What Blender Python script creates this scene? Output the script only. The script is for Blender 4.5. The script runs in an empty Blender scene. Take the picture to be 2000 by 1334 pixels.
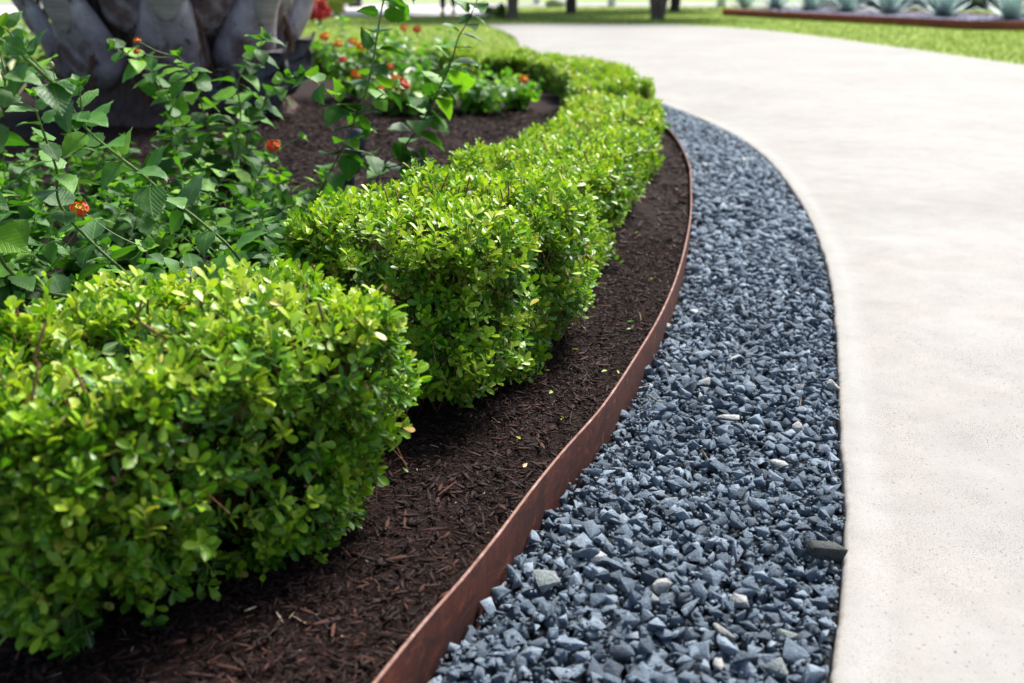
import bpy, bmesh, math, random
import numpy as np
from mathutils import Vector, Matrix, noise
from mathutils.geometry import tessellate_polygon
random.seed(7)
RAD = math.radians
scene = bpy.context.scene
COL = scene.collection

# ---------------------------------------------------------------- camera, sky, sun, exposure
cam_data = bpy.data.cameras.new('camera')
cam_data.sensor_width = 36.0
cam_data.lens = 35.0
cam_data.clip_start = 0.05
cam_data.clip_end = 800.0
cam_data.dof.use_dof = True
cam_data.dof.focus_distance = 2.0
cam_data.dof.aperture_fstop = 3.1
cam = bpy.data.objects.new('camera', cam_data)
cam.location = (0.0, 0.0, 0.9)
cam.rotation_euler = (RAD(90 - 20.245), 0.0, 0.0)
COL.objects.link(cam)
scene.camera = cam

SUN_EL, SUN_AZ = 54.0, 36.0        # azimuth measured from +Y (away from the camera) towards +X
world = bpy.data.worlds.new('World')
scene.world = world
world.use_nodes = True
wn = world.node_tree
bg = wn.nodes['Background']
sky = wn.nodes.new('ShaderNodeTexSky')
sky.sky_type = 'NISHITA'
sky.sun_disc = False
sky.sun_elevation = RAD(SUN_EL)
sky.sun_rotation = RAD(SUN_AZ)
sky.air_density = 0.8
sky.dust_density = 3.0
wn.links.new(sky.outputs['Color'], bg.inputs['Color'])
bg.inputs['Strength'].default_value = 0.09
sun_data = bpy.data.lights.new('sun', 'SUN')
sun_data.energy = 3.7
sun_data.angle = RAD(20)
sun_data.color = (1.0, 0.975, 0.94)
sun = bpy.data.objects.new('sun', sun_data)
sd = Vector((math.sin(RAD(SUN_AZ)) * math.cos(RAD(SUN_EL)), math.cos(RAD(SUN_AZ)) * math.cos(RAD(SUN_EL)), math.sin(RAD(SUN_EL))))
sun.rotation_euler = (-sd).to_track_quat('-Z', 'Y').to_euler()
sun.location = sd * 30
COL.objects.link(sun)
vs = scene.view_settings
vs.view_transform = 'Standard'
vs.look = 'None'
vs.gamma = 1.0
vs.use_curve_mapping = False
vs.exposure = 1.3

# ---------------------------------------------------------------- helpers
def rng_(s):
    return np.random.default_rng(s)

def build_mesh(name, verts, faces, mats, tone=None, uvp=None, smooth=True, mat_idx=None):
    """faces: list of integer arrays, each (n, k)"""
    me = bpy.data.meshes.new(name)
    verts = np.asarray(verts, dtype=np.float32)
    faces = [np.asarray(f, dtype=np.int32) for f in faces if len(f)]
    nl = sum(f.size for f in faces); nf = sum(len(f) for f in faces)
    me.vertices.add(len(verts)); me.vertices.foreach_set('co', verts.ravel())
    me.loops.add(nl); me.loops.foreach_set('vertex_index', np.concatenate([f.ravel() for f in faces]))
    me.polygons.add(nf)
    starts = []; s = 0
    for f in faces:
        starts.append(s + np.arange(len(f)) * f.shape[1]); s += f.size
    me.polygons.foreach_set('loop_start', np.concatenate(starts).astype(np.int32))
    if smooth:
        me.polygons.foreach_set('use_smooth', np.ones(nf, dtype=bool))
    if mat_idx is not None:
        me.polygons.foreach_set('material_index', np.asarray(mat_idx, dtype=np.int32))
    if tone is not None:
        a = me.attributes.new('tone', 'FLOAT', 'POINT'); a.data.foreach_set('value', np.asarray(tone, dtype=np.float32))
    if uvp is not None:
        a = me.attributes.new('uvp', 'FLOAT_VECTOR', 'POINT')
        u3 = np.zeros((len(verts), 3), dtype=np.float32); u3[:, :2] = uvp
        a.data.foreach_set('vector', u3.ravel())
    for m in (mats if isinstance(mats, (list, tuple)) else [mats]):
        me.materials.append(m)
    me.update(calc_edges=True)
    return me

def link(name, me, parent=None, loc=None, mat=None):
    o = bpy.data.objects.new(name, me)
    COL.objects.link(o)
    if parent is not None:
        o.parent = parent
    if mat is not None:
        o.matrix_basis = mat
    elif loc is not None:
        o.location = loc
    return o

def tag(o, label=None, cat=None, group=None, kind=None):
    if label: o['label'] = label
    if cat: o['category'] = cat
    if group: o['group'] = group
    if kind: o['kind'] = kind
    return o

def empty(name, loc, rz=0.0):
    o = bpy.data.objects.new(name, None)
    o.empty_display_size = 0.1
    COL.objects.link(o)
    o.location = loc; o.rotation_euler = (0, 0, rz)
    return o

def instance(TV, TF, TUV, pos, R, S, tone=None):
    """merge copies of a template; S is (N,) or (N,3)"""
    n = len(pos); m = len(TV)
    S = np.asarray(S)
    if S.ndim == 1: S = np.repeat(S[:, None], 3, 1)
    V = TV[None] * S[:, None, :]
    V = np.einsum('nij,nmj->nmi', R, V) + pos[:, None, :]
    off = (np.arange(n) * m)[:, None, None]
    Fs = [(f[None] + off).reshape(-1, f.shape[1]) for f in TF]
    uv = np.tile(TUV, (n, 1)) if TUV is not None else None
    tn = np.repeat(tone, m) if tone is not None else None
    return V.reshape(-1, 3), Fs, uv, tn

def nrm(a):
    return a / np.maximum(np.linalg.norm(a, axis=-1, keepdims=True), 1e-9)

def frame_from_x(X, up):
    X = nrm(X)
    Y = np.cross(up, X)
    bad = np.linalg.norm(Y, axis=-1) < 1e-3
    Y[bad] = np.cross(np.array([0.3, 1, 0.2]), X[bad])
    Y = nrm(Y)
    Z = np.cross(X, Y)
    return np.stack([X, Y, Z], -1)

def rand_rot(rng, n):
    q = nrm(rng.normal(size=(n, 4)))
    w, x, y, z = q.T
    return np.stack([np.stack([1-2*(y*y+z*z), 2*(x*y-z*w), 2*(x*z+y*w)], -1),
                     np.stack([2*(x*y+z*w), 1-2*(x*x+z*z), 2*(y*z-x*w)], -1),
                     np.stack([2*(x*z-y*w), 2*(y*z+x*w), 1-2*(x*x+y*y)], -1)], 1)

def catmull(P, n=6):
    P = np.asarray(P, float)
    P = np.vstack([2*P[0]-P[1], P, 2*P[-1]-P[-2]])
    out = []
    for i in range(1, len(P)-2):
        for t in np.linspace(0, 1, n, endpoint=False):
            a, b, c, d = P[i-1:i+3]
            out.append(0.5*((2*b)+(-a+c)*t+(2*a-5*b+4*c-d)*t*t+(-a+3*b-3*c+d)*t**3))
    out.append(P[-2])
    return np.array(out)

def tube(P, r0, r1, seg=6, wob=0.0, rng=None):
    """tapered tube through the points; returns verts, quads"""
    P = np.asarray(P, float); n = len(P)
    T = nrm(np.gradient(P, axis=0))
    r = np.asarray(r0 + (r1-r0)*np.linspace(0, 1, n)) if np.isscalar(r0) else np.asarray(r0)
    if wob: r = r*(1+rng.uniform(-wob, wob, n))
    u = np.cross(T, np.array([0.13, 0.97, 0.21])); u = nrm(u)
    w = np.cross(T, u)
    a = np.linspace(0, 2*np.pi, seg, endpoint=False)
    V = P[:, None] + r[:, None, None]*(np.cos(a)[None, :, None]*u[:, None] + np.sin(a)[None, :, None]*w[:, None])
    i = np.arange(n-1)[:, None]*seg; j = np.arange(seg)[None]; k = (j+1) % seg
    F = np.stack([i+j, i+k, i+seg+k, i+seg+j], -1).reshape(-1, 4)
    return V.reshape(-1, 3), F

def caps(nv_rings, seg, start=0):
    return np.array([list(range(start+seg-1, start-1, -1))]), np.array([list(range(start+(nv_rings-1)*seg, start+nv_rings*seg))])

def merge(parts):
    """parts: list of (V, [F...]); returns V, Fs (grouped)"""
    Vs, Fs, off = [], [], 0
    for V, F in parts:
        Vs.append(V)
        for f in (F if isinstance(F, list) else [F]):
            Fs.append(f+off)
        off += len(V)
    return np.vstack(Vs), Fs

def box(cx, cy, cz, sx, sy, sz):
    s = np.array([[x, y, z] for z in (-.5, .5) for y in (-.5, .5) for x in (-.5, .5)])
    V = s*np.array([sx, sy, sz])+np.array([cx, cy, cz])
    F = np.array([[0,2,3,1],[4,5,7,6],[0,1,5,4],[2,6,7,3],[0,4,6,2],[1,3,7,5]])
    return V, F

def bevel_obj(o, w=0.01, seg=2):
    m = o.modifiers.new('bevel', 'BEVEL'); m.width = w; m.segments = seg; m.limit_method = 'ANGLE'
    return o

# ---------------------------------------------------------------- materials
class NT:
    def __init__(self, name):
        self.m = bpy.data.materials.new(name); self.m.use_nodes = True
        self.t = self.m.node_tree; self.b = self.t.nodes['Principled BSDF']
        self.out = self.t.nodes['Material Output']
    def n(self, typ, **kw):
        nd = self.t.nodes.new(typ)
        for k, v in kw.items():
            if k.startswith('i_'): nd.inputs[k[2:].replace('_', ' ')].default_value = v
            else: setattr(nd, k, v)
        return nd
    def l(self, a, b): self.t.links.new(a, b)
    def pos(self):
        return self.n('ShaderNodeNewGeometry').outputs['Position']
    def obj(self):
        return self.n('ShaderNodeTexCoord').outputs['Object']
    def noise(self, vec, scale, detail=4, rough=0.55, dist=0.0):
        nd = self.n('ShaderNodeTexNoise'); self.l(vec, nd.inputs['Vector'])
        nd.inputs['Scale'].default_value = scale; nd.inputs['Detail'].default_value = detail
        nd.inputs['Roughness'].default_value = rough; nd.inputs['Distortion'].default_value = dist
        return nd.outputs['Fac']
    def scale(self, vec, s):
        nd = self.n('ShaderNodeMapping'); self.l(vec, nd.inputs['Vector']); nd.inputs['Scale'].default_value = s
        return nd.outputs['Vector']
    def ramp(self, fac, stops, interp='LINEAR'):
        nd = self.n('ShaderNodeValToRGB'); self.l(fac, nd.inputs['Fac'])
        cr = nd.color_ramp; cr.interpolation = interp
        while len(cr.elements) < len(stops): cr.elements.new(0.5)
        for e, (p, c) in zip(cr.elements, stops):
            e.position = p
            e.color = (*c, 1) if not np.isscalar(c) else (c, c, c, 1)
        return nd.outputs['Color']
    def mix(self, fac, a, b, mode='MIX'):
        nd = self.n('ShaderNodeMixRGB', blend_type=mode)
        for s, v in ((nd.inputs['Fac'], fac), (nd.inputs['Color1'], a), (nd.inputs['Color2'], b)):
            if hasattr(v, 'is_output') or isinstance(v, bpy.types.NodeSocket): self.l(v, s)
            elif np.isscalar(v): s.default_value = v
            else: s.default_value = (*v, 1)
        return nd.outputs['Color']
    def math(self, op, a, b=0.0, clamp=False):
        nd = self.n('ShaderNodeMath', operation=op); nd.use_clamp = clamp
        for s, v in ((nd.inputs[0], a), (nd.inputs[1], b)):
            if isinstance(v, bpy.types.NodeSocket): self.l(v, s)
            else: s.default_value = v
        return nd.outputs[0]
    def attr(self, name, out='Fac'):
        nd = self.n('ShaderNodeAttribute'); nd.attribute_name = name
        return nd.outputs[out]
    def bump(self, h, strength=0.5, dist=0.01):
        nd = self.n('ShaderNodeBump'); self.l(h, nd.inputs['Height'])
        nd.inputs['Strength'].default_value = strength; nd.inputs['Distance'].default_value = dist
        self.l(nd.outputs['Normal'], self.b.inputs['Normal'])
        return nd.outputs['Normal']
    def base(self, c):
        if isinstance(c, bpy.types.NodeSocket): self.l(c, self.b.inputs['Base Color'])
        else: self.b.inputs['Base Color'].default_value = (*c, 1)
    def set(self, **kw):
        for k, v in kw.items():
            s = self.b.inputs[k.replace('_', ' ')]
            if isinstance(v, bpy.types.NodeSocket): self.l(v, s)
            else: s.default_value = v
        return self

def plain(name, col, rough=0.6, metal=0.0, spec=0.5, bump=0.0, bscale=60):
    t = NT(name)
    nz = t.noise(t.pos(), bscale, 4)
    t.base(t.mix(t.ramp(nz, [(0.3, 0.0), (0.7, 1.0)]), tuple(c*0.82 for c in col), tuple(min(1, c*1.12) for c in col)))
    t.set(Roughness=rough, Metallic=metal, Specular_IOR_Level=spec)
    if bump: t.bump(nz, bump, 0.004)
    return t.m

def leaf_material(name, stops, rough=0.38, transl=0.3, spec=0.5, obj_rand=False, veins=False, tcol=None, rib=(0.25, 0.36, 0.08), ribw=0.05, spots=0.0, bump=0.0):
    t = NT(name)
    if obj_rand:
        fac = t.n('ShaderNodeObjectInfo').outputs['Random']
    else:
        fac = t.attr('tone')
    col = t.ramp(fac, stops)
    uv = t.attr('uvp', 'Vector')
    sep = t.n('ShaderNodeSeparateXYZ'); t.l(uv, sep.inputs[0])
    av = t.math('ABSOLUTE', sep.outputs['Y'])
    ribm = t.ramp(t.math('DIVIDE', av, ribw), [(0.0, 0.6), (1.0, 0.0)])
    col = t.mix(ribm, col, rib)
    nz = t.noise(t.pos(), 45, 3)
    col = t.mix(0.3, col, t.ramp(nz, [(0.3, 0.35), (0.7, 0.75)]), 'OVERLAY')
    if veins:
        v = t.math('SINE', t.math('ADD', t.math('MULTIPLY', t.noise(t.pos(), 60, 2), 5.0), t.math('SUBTRACT', t.math('MULTIPLY', sep.outputs['X'], 40.0), t.math('MULTIPLY', av, 46.0))))
        vm = t.ramp(v, [(0.55, 0.0), (0.95, 1.0)])
        col = t.mix(t.math('MULTIPLY', vm, 0.05), col, rib)
        h = t.math('SUBTRACT', t.math('ADD', t.noise(t.pos(), 260, 2), 0.0), t.math('MULTIPLY', vm, 0.8))
        h = t.math('SUBTRACT', h, t.math('MULTIPLY', ribm, 0.8))
        t.bump(h, 0.45, 0.0014)
    elif bump:
        t.bump(nz, bump, 0.002)
    if spots:
        sp = t.noise(t.pos(), 150, 3, 0.7)
        big = t.noise(t.pos(), 14, 2)
        m = t.math('MULTIPLY', t.ramp(sp, [(0.56, 0.0), (0.62, 1.0)]), t.ramp(big, [(0.5, 0.0), (0.66, spots)]))
        col = t.mix(m, col, (0.035, 0.03, 0.015))
    t.base(col)
    t.set(Roughness=rough, Specular_IOR_Level=spec)
    tr = t.n('ShaderNodeBsdfTranslucent')
    tc = t.mix(1.0, col, tcol or (1.5, 1.7, 0.5), 'MULTIPLY')
    t.l(tc, tr.inputs['Color'])
    mx = t.n('ShaderNodeMixShader'); mx.inputs[0].default_value = transl
    t.l(t.b.outputs[0], mx.inputs[1]); t.l(tr.outputs[0], mx.inputs[2])
    t.l(mx.outputs[0], t.out.inputs['Surface'])
    return t.m

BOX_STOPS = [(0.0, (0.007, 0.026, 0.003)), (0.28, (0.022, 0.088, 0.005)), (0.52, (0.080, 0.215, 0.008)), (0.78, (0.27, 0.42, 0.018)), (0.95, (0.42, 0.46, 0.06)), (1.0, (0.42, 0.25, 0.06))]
M_box = leaf_material('boxwood_leaf', BOX_STOPS, rough=0.40, transl=0.24, spec=0.42, rib=(0.22, 0.4, 0.05), ribw=0.09)
M_lan = leaf_material('lantana_leaf', [(0.0, (0.022, 0.080, 0.012)), (0.4, (0.045, 0.150, 0.018)), (0.75, (0.085, 0.230, 0.022)), (1.0, (0.19, 0.38, 0.025))], rough=0.5, spec=0.32, transl=0.28, obj_rand=True, veins=True, rib=(0.14, 0.26, 0.07), ribw=0.035)
M_lan_old = leaf_material('spotted_lantana_leaf', [(0.0, (0.03, 0.10, 0.020)), (1.0, (0.08, 0.20, 0.025))], rough=0.5, transl=0.22, obj_rand=True, veins=True, rib=(0.14, 0.26, 0.07), ribw=0.035, spots=0.9)
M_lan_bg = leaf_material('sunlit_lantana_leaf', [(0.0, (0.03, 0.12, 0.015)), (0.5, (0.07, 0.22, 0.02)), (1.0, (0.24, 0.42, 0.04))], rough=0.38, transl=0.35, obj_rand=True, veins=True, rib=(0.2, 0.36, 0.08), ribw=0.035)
M_grass = leaf_material('grass_blade', [(0.0, (0.08, 0.17, 0.018)), (0.5, (0.19, 0.29, 0.04)), (1.0, (0.34, 0.40, 0.09))], rough=0.6, transl=0.22, tcol=(1.2, 1.25, 0.6), rib=(0.2, 0.35, 0.05))
M_shrubg = leaf_material('shrub_leaf', [(0.0, (0.02, 0.07, 0.012)), (1.0, (0.08, 0.2, 0.02))], rough=0.45, transl=0.25)
M_shruby = leaf_material('gold_shrub_leaf', [(0.0, (0.2, 0.32, 0.03)), (1.0, (0.6, 0.62, 0.12))], rough=0.45, transl=0.25)
M_shrubr = leaf_material('red_shrub_leaf', [(0.0, (0.25, 0.012, 0.02)), (1.0, (0.7, 0.04, 0.05))], rough=0.45, transl=0.2, tcol=(1.5, 0.5, 0.5), rib=(0.5, 0.05, 0.05))
M_agave = leaf_material('agave_leaf', [(0.0, (0.24, 0.36, 0.33)), (1.0, (0.50, 0.62, 0.58))], rough=0.55, transl=0.05, rib=(0.4, 0.5, 0.45), tcol=(1, 1, 1))
M_tree = leaf_material('tree_leaf', [(0.0, (0.02, 0.07, 0.01)), (1.0, (0.09, 0.2, 0.02))], rough=0.45, transl=0.3)
M_frond = leaf_material('palm_leaflet', [(0.0, (0.03, 0.09, 0.02)), (1.0, (0.09, 0.17, 0.04))], rough=0.4, transl=0.2)

def strap_material():
    t = NT('variegated_leaf')
    uv = t.attr('uvp', 'Vector')
    sep = t.n('ShaderNodeSeparateXYZ'); t.l(uv, sep.inputs[0])
    s = t.math('ADD', t.math('ABSOLUTE', sep.outputs['Y']), t.math('MULTIPLY', t.noise(t.obj(), 9, 2), 0.15))
    t.base(t.ramp(s, [(0.0, (0.72, 0.68, 0.34)), (0.30, (0.74, 0.70, 0.40)), (0.36, (0.12, 0.26, 0.04)), (0.5, (0.06, 0.18, 0.03))]))
    t.set(Roughness=0.4)
    return t.m
M_strap = strap_material()

def twig_material():
    t = NT('boxwood_twig')
    nz = t.noise(t.pos(), 120, 3)
    t.base(t.ramp(nz, [(0.3, (0.10, 0.045, 0.018)), (0.6, (0.26, 0.12, 0.045)), (0.8, (0.36, 0.25, 0.12))]))
    t.set(Roughness=0.7)
    return t.m
M_twig = twig_material()
M_stem = plain('green_stem', (0.12, 0.19, 0.05), 0.55, bump=0.3, bscale=200)
M_wstem = plain('woody_stem', (0.22, 0.13, 0.06), 0.7, bump=0.4, bscale=160)
M_dstem = plain('dark_stem', (0.06, 0.05, 0.03), 0.7, bump=0.4, bscale=160)
M_bud = plain('flower_bud', (0.38, 0.34, 0.16), 0.6)

def flower_material():
    t = NT('lantana_floret')
    tn = t.attr('tone')
    t.base(t.ramp(tn, [(0.0, (0.62, 0.02, 0.01)), (0.45, (0.80, 0.07, 0.01)), (0.7, (0.85, 0.22, 0.01)), (1.0, (0.9, 0.5, 0.03))]))
    t.set(Roughness=0.5)
    return t.m
M_flower = flower_material()

def stone_material(name, stops, light=1.0):
    t = NT(name)
    tn = t.attr('tone')
    col = t.ramp(tn, stops)
    nz = t.noise(t.pos(), 70, 5, 0.65)
    sp = t.noise(t.pos(), 900, 2, 0.6)
    col = t.mix(0.75, col, t.ramp(nz, [(0.32, 0.30), (0.68, 0.72)]), 'OVERLAY')
    col = t.mix(t.ramp(sp, [(0.56, 0.0), (0.70, 0.5)]), col, (0.36, 0.40, 0.44))
    t.base(col)
    t.set(Roughness=0.78, Specular_IOR_Level=0.35)
    t.bump(t.math('ADD', t.noise(t.pos(), 240, 5, 0.75), t.math('MULTIPLY', nz, 1.2)), 1.0, 0.006)
    return t.m
M_stone = stone_material('blue_basalt', [(0.0, (0.046, 0.063, 0.082)), (0.25, (0.088, 0.122, 0.158)), (0.55, (0.142, 0.192, 0.242)), (0.8, (0.245, 0.308, 0.372)), (0.93, (0.25, 0.30, 0.34)), (1.0, (0.42, 0.45, 0.45))])
M_white = stone_material('pale_limestone', [(0.0, (0.30, 0.30, 0.28)), (1.0, (0.46, 0.46, 0.44))])
M_green = stone_material('green_grey_stone', [(0.0, (0.042, 0.048, 0.043)), (1.0, (0.30, 0.34, 0.33))])

def mulch_material(name, ground=False):
    t = NT(name)
    if ground:
        nz = t.noise(t.pos(), 60, 6, 0.7)
        st = t.noise(t.scale(t.pos(), (1.0, 0.25, 1.0)), 190, 3, 0.6, 1.5)
        col = t.ramp(nz, [(0.35, (0.006, 0.0024, 0.0016)), (0.62, (0.022, 0.0078, 0.0048))])
        col = t.mix(t.ramp(st, [(0.55, 0.0), (0.7, 0.6)]), col, (0.035, 0.015, 0.010))
        t.base(col); t.set(Roughness=0.9, Specular_IOR_Level=0.2)
        t.bump(t.math('ADD', nz, st), 0.9, 0.012)
        return t.m
    tn = t.attr('tone')
    col = t.ramp(tn, [(0.0, (0.004, 0.0018, 0.0013)), (0.5, (0.016, 0.0056, 0.0036)), (0.85, (0.055, 0.018, 0.010)), (0.96, (0.10, 0.040, 0.025)), (1.0, (0.42, 0.33, 0.22))])
    g = t.noise(t.pos(), 420, 3, 0.6)
    col = t.mix(0.6, col, t.ramp(g, [(0.35, 0.3), (0.65, 0.7)]), 'OVERLAY')
    t.base(col); t.set(Roughness=0.8, Specular_IOR_Level=0.3)
    t.bump(g, 0.6, 0.002)
    return t.m
M_mulch = mulch_material('mulch_chip')
M_soil = mulch_material('mulch_ground', True)

def concrete_material():
    t = NT('broomed_concrete')
    p = t.pos()
    big = t.noise(p, 0.9, 4, 0.6)
    band = t.noise(t.scale(p, (0.35, 1.3, 1.0)), 1.6, 4, 0.6, 0.6)
    med = t.noise(p, 9, 6, 0.7)
    col = t.ramp(big, [(0.3, (0.226, 0.218, 0.198)), (0.7, (0.278, 0.269, 0.246))])
    col = t.mix(t.ramp(band, [(0.54, 0.0), (0.70, 0.14)]), col, (0.175, 0.168, 0.150))
    col = t.mix(0.40, col, t.ramp(med, [(0.3, 0.36), (0.7, 0.64)]), 'OVERLAY')
    # pits and sand grains
    fine = t.noise(p, 340, 2, 0.5)
    patch = t.noise(p, 3.2, 4, 0.7, 0.5)
    pm = t.ramp(patch, [(0.42, 0.10), (0.62, 1.0)])
    col = t.mix(t.math('MULTIPLY', t.ramp(fine, [(0.575, 0.0), (0.63, 1.0)]), pm), col, (0.07, 0.06, 0.05))
    fine2 = t.noise(t.scale(p, (1.0, 1.0, 1.0)), 210, 2, 0.5, 0.3)
    pm2 = t.ramp(t.noise(p, 2.3, 3), [(0.5, 0.0), (0.7, 1.0)])
    col = t.mix(t.math('MULTIPLY', t.ramp(fine2, [(0.585, 0.0), (0.63, 0.6)]), pm2), col, (0.25, 0.13, 0.08))
    lt = t.noise(p, 500, 2, 0.5)
    col = t.mix(t.ramp(lt, [(0.57, 0.0), (0.66, 0.4)]), col, (0.35, 0.345, 0.335))
    # coarse dark pits, sparse
    pit = t.noise(p, 120, 2, 0.5)
    col = t.mix(t.ramp(pit, [(0.66, 0.0), (0.70, 0.8)]), col, (0.09, 0.075, 0.06))
    gr = t.noise(p, 800, 1, 0.5)
    col = t.mix(0.5, col, t.ramp(gr, [(0.3, 0.3), (0.7, 0.7)]), 'OVERLAY')
    # old water mark crossing the slab
    sx = t.n('ShaderNodeSeparateXYZ'); t.l(p, sx.inputs[0])
    wv = t.math('ADD', t.math('SUBTRACT', sx.outputs['Y'], t.math('MULTIPLY', sx.outputs['X'], 0.12)), t.math('MULTIPLY', t.noise(p, 1.5, 3), 0.8))
    wm = t.ramp(t.math('MULTIPLY', t.math('ABSOLUTE', t.math('SUBTRACT', wv, 4.25)), 2.2), [(0.0, 0.5), (0.5, 0.28), (1.0, 0.0)])
    col = t.mix(t.math('MULTIPLY', wm, t.ramp(t.noise(p, 5, 4, 0.7), [(0.35, 0.3), (0.6, 1.0)])), col, (0.17, 0.163, 0.145))
    # pale tooled margin along the edge
    e = t.attr('tone')
    en = t.math('MULTIPLY', e, t.ramp(med, [(0.3, 0.5), (0.6, 1.0)]))
    col = t.mix(t.math('MULTIPLY', en, 0.6), col, (0.312, 0.304, 0.284))
    # dirt right at the lip
    ed = t.ramp(e, [(0.93, 0.0), (1.0, 1.0)])
    col = t.mix(t.math('MULTIPLY', ed, t.ramp(t.noise(p, 40, 4, 0.7), [(0.45, 0.0), (0.6, 0.6)])), col, (0.22, 0.17, 0.12))
    t.base(col)
    t.set(Roughness=0.82, Specular_IOR_Level=0.35)
    broom = t.noise(t.scale(p, (7.0, 90.0, 1.0)), 4.0, 2, 0.5)
    h = t.math('ADD', t.math('MULTIPLY', fine, 0.6), t.math('ADD', t.math('MULTIPLY', med, 1.0), t.math('MULTIPLY', broom, 0.25)))
    t.bump(h, 0.35, 0.003)
    return t.m
M_conc = concrete_material()

def rust_material(name, top=False):
    t = NT(name)
    p = t.pos()
    nz = t.noise(p, 30, 6, 0.7)
    fine = t.noise(p, 420, 3, 0.6)
    streak = t.noise(t.scale(p, (60, 60, 2.5)), 1.0, 4, 0.6)
    if top:
        col = t.ramp(nz, [(0.3, (0.14, 0.07, 0.055)), (0.55, (0.27, 0.16, 0.13)), (0.75, (0.40, 0.33, 0.30))])
        col = t.mix(t.ramp(fine, [(0.5, 0.0), (0.65, 0.7)]), col, (0.17, 0.055, 0.025))
    else:
        col = t.ramp(nz, [(0.3, (0.018, 0.0045, 0.003)), (0.55, (0.034, 0.0075, 0.0045)), (0.75, (0.060, 0.013, 0.006))])
        col = t.mix(t.ramp(streak, [(0.45, 0.0), (0.75, 0.35)]), col, (0.075, 0.020, 0.010))
        col = t.mix(t.ramp(fine, [(0.64, 0.0), (0.72, 0.8)]), col, (0.26, 0.06, 0.014))
        pt = t.noise(t.scale(p, (1.0, 1.0, 2.2)), 11, 5, 0.7, 0.8)
        col = t.mix(t.ramp(pt, [(0.48, 0.0), (0.60, 0.75)]), col, (0.013, 0.0042, 0.003))
        pt2 = t.noise(t.scale(p, (1.0, 1.0, 1.5)), 23, 5, 0.7, 0.5)
        col = t.mix(t.ramp(pt2, [(0.57, 0.0), (0.70, 0.7)]), col, (0.13, 0.035, 0.012))
    t.base(col); t.set(Roughness=0.8, Specular_IOR_Level=0.22)
    t.bump(t.math('ADD', fine, nz), 0.4, 0.0015)
    return t.m
M_rust = rust_material('weathered_steel')
M_rust_far = plain('lit_rust', (0.26, 0.075, 0.04), 0.85, spec=0.2, bscale=3)  # rust colour lightened to stand for sunlight the far plates miss
M_rim = rust_material('worn_steel_rim', True)

def boot_material():
    t = NT('palm_leaf_base')
    p = t.obj()
    nz = t.noise(p, 5, 5, 0.6)
    fib = t.noise(t.scale(p, (30, 30, 3)), 1.0, 4, 0.6)
    col = t.ramp(nz, [(0.3, (0.17, 0.13, 0.14)), (0.48, (0.36, 0.31, 0.34)), (0.7, (0.62, 0.58, 0.60))])
    col = t.mix(t.ramp(t.noise(p, 4, 4, 0.6), [(0.46, 0.0), (0.60, 0.85)]), col, (0.10, 0.045, 0.036))
    col = t.mix(0.35, col, t.ramp(fib, [(0.3, 0.3), (0.7, 0.7)]), 'OVERLAY')
    blot = t.noise(p, 16, 4, 0.7)
    col = t.mix(t.ramp(blot, [(0.62, 0.0), (0.68, 0.9)]), col, (0.03, 0.025, 0.03))
    t.base(col); t.set(Roughness=0.5, Specular_IOR_Level=0.45)
    t.bump(t.math('ADD', fib, nz), 0.3, 0.01)
    return t.m
M_boot = boot_material()
def bark_material(name, a, b, sc=8):
    t = NT(name)
    g = t.noise(t.scale(t.pos(), (sc, sc, sc*0.2)), 2.0, 5, 0.7)
    t.base(t.ramp(g, [(0.3, a), (0.7, b)])); t.set(Roughness=0.85); t.bump(g, 0.9, 0.03)
    return t.m
M_char = bark_material('charred_leaf_base', (0.012, 0.011, 0.013), (0.16, 0.15, 0.16), 9)
M_fibre = plain('palm_fibre', (0.13, 0.065, 0.035), 0.85)
def cut_material():
    t = NT('cut_palm_wood')
    p = t.obj()
    g = t.noise(t.scale(p, (6, 6, 90)), 1.0, 3, 0.6)
    t.base(t.ramp(g, [(0.3, (0.25, 0.22, 0.20)), (0.7, (0.46, 0.42, 0.38))]))
    t.set(Roughness=0.75); t.bump(g, 0.6, 0.004)
    return t.m
M_cut = cut_material()
M_root = bark_material('palm_root_mat', (0.018, 0.010, 0.008), (0.10, 0.06, 0.045), 14)
M_bark = bark_material('brown_bark', (0.07, 0.045, 0.035), (0.2, 0.14, 0.11))
M_dbark = bark_material('dark_bark', (0.02, 0.014, 0.012), (0.07, 0.05, 0.04))

def lawn_material():
    t = NT('lawn')
    p = t.pos()
    a = t.noise(p, 0.35, 4, 0.6); b = t.noise(p, 30, 4, 0.7)
    col = t.ramp(a, [(0.3, (0.17, 0.25, 0.035)), (0.7, (0.27, 0.34, 0.065))])
    col = t.mix(0.5, col, t.ramp(b, [(0.3, 0.3), (0.7, 0.7)]), 'OVERLAY')
    t.base(col); t.set(Roughness=0.9, Specular_IOR_Level=0.2); t.bump(b, 0.8, 0.03)
    return t.m
M_lawn = lawn_material()
M_bedrock = plain('gravel_base', (0.02, 0.025, 0.03), 0.95)
M_path = plain('pale_paving', (0.55, 0.53, 0.49), 0.85, bscale=3)
M_road = plain('street_paving', (0.24, 0.24, 0.21), 0.85, bscale=3)
M_black = plain('black_plastic_and_shade', (0.018, 0.020, 0.024), 0.45)
M_lampm = plain('dark_grey_coating', (0.045, 0.055, 0.07), 0.4, 0.3)
M_glass = plain('dark_glass', (0.02, 0.025, 0.03), 0.08)
M_carp = plain('pale_car_paint', (0.55, 0.62, 0.64), 0.25)
M_tyre = plain('tyre_rubber', (0.012, 0.012, 0.013), 0.85)
M_rimm = plain('wheel_metal', (0.4, 0.41, 0.42), 0.35, 0.8)
M_lens = plain('lamp_lens', (0.75, 0.75, 0.72), 0.15)
M_navy = plain('navy_cloth', (0.008, 0.018, 0.055), 0.9)
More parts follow.
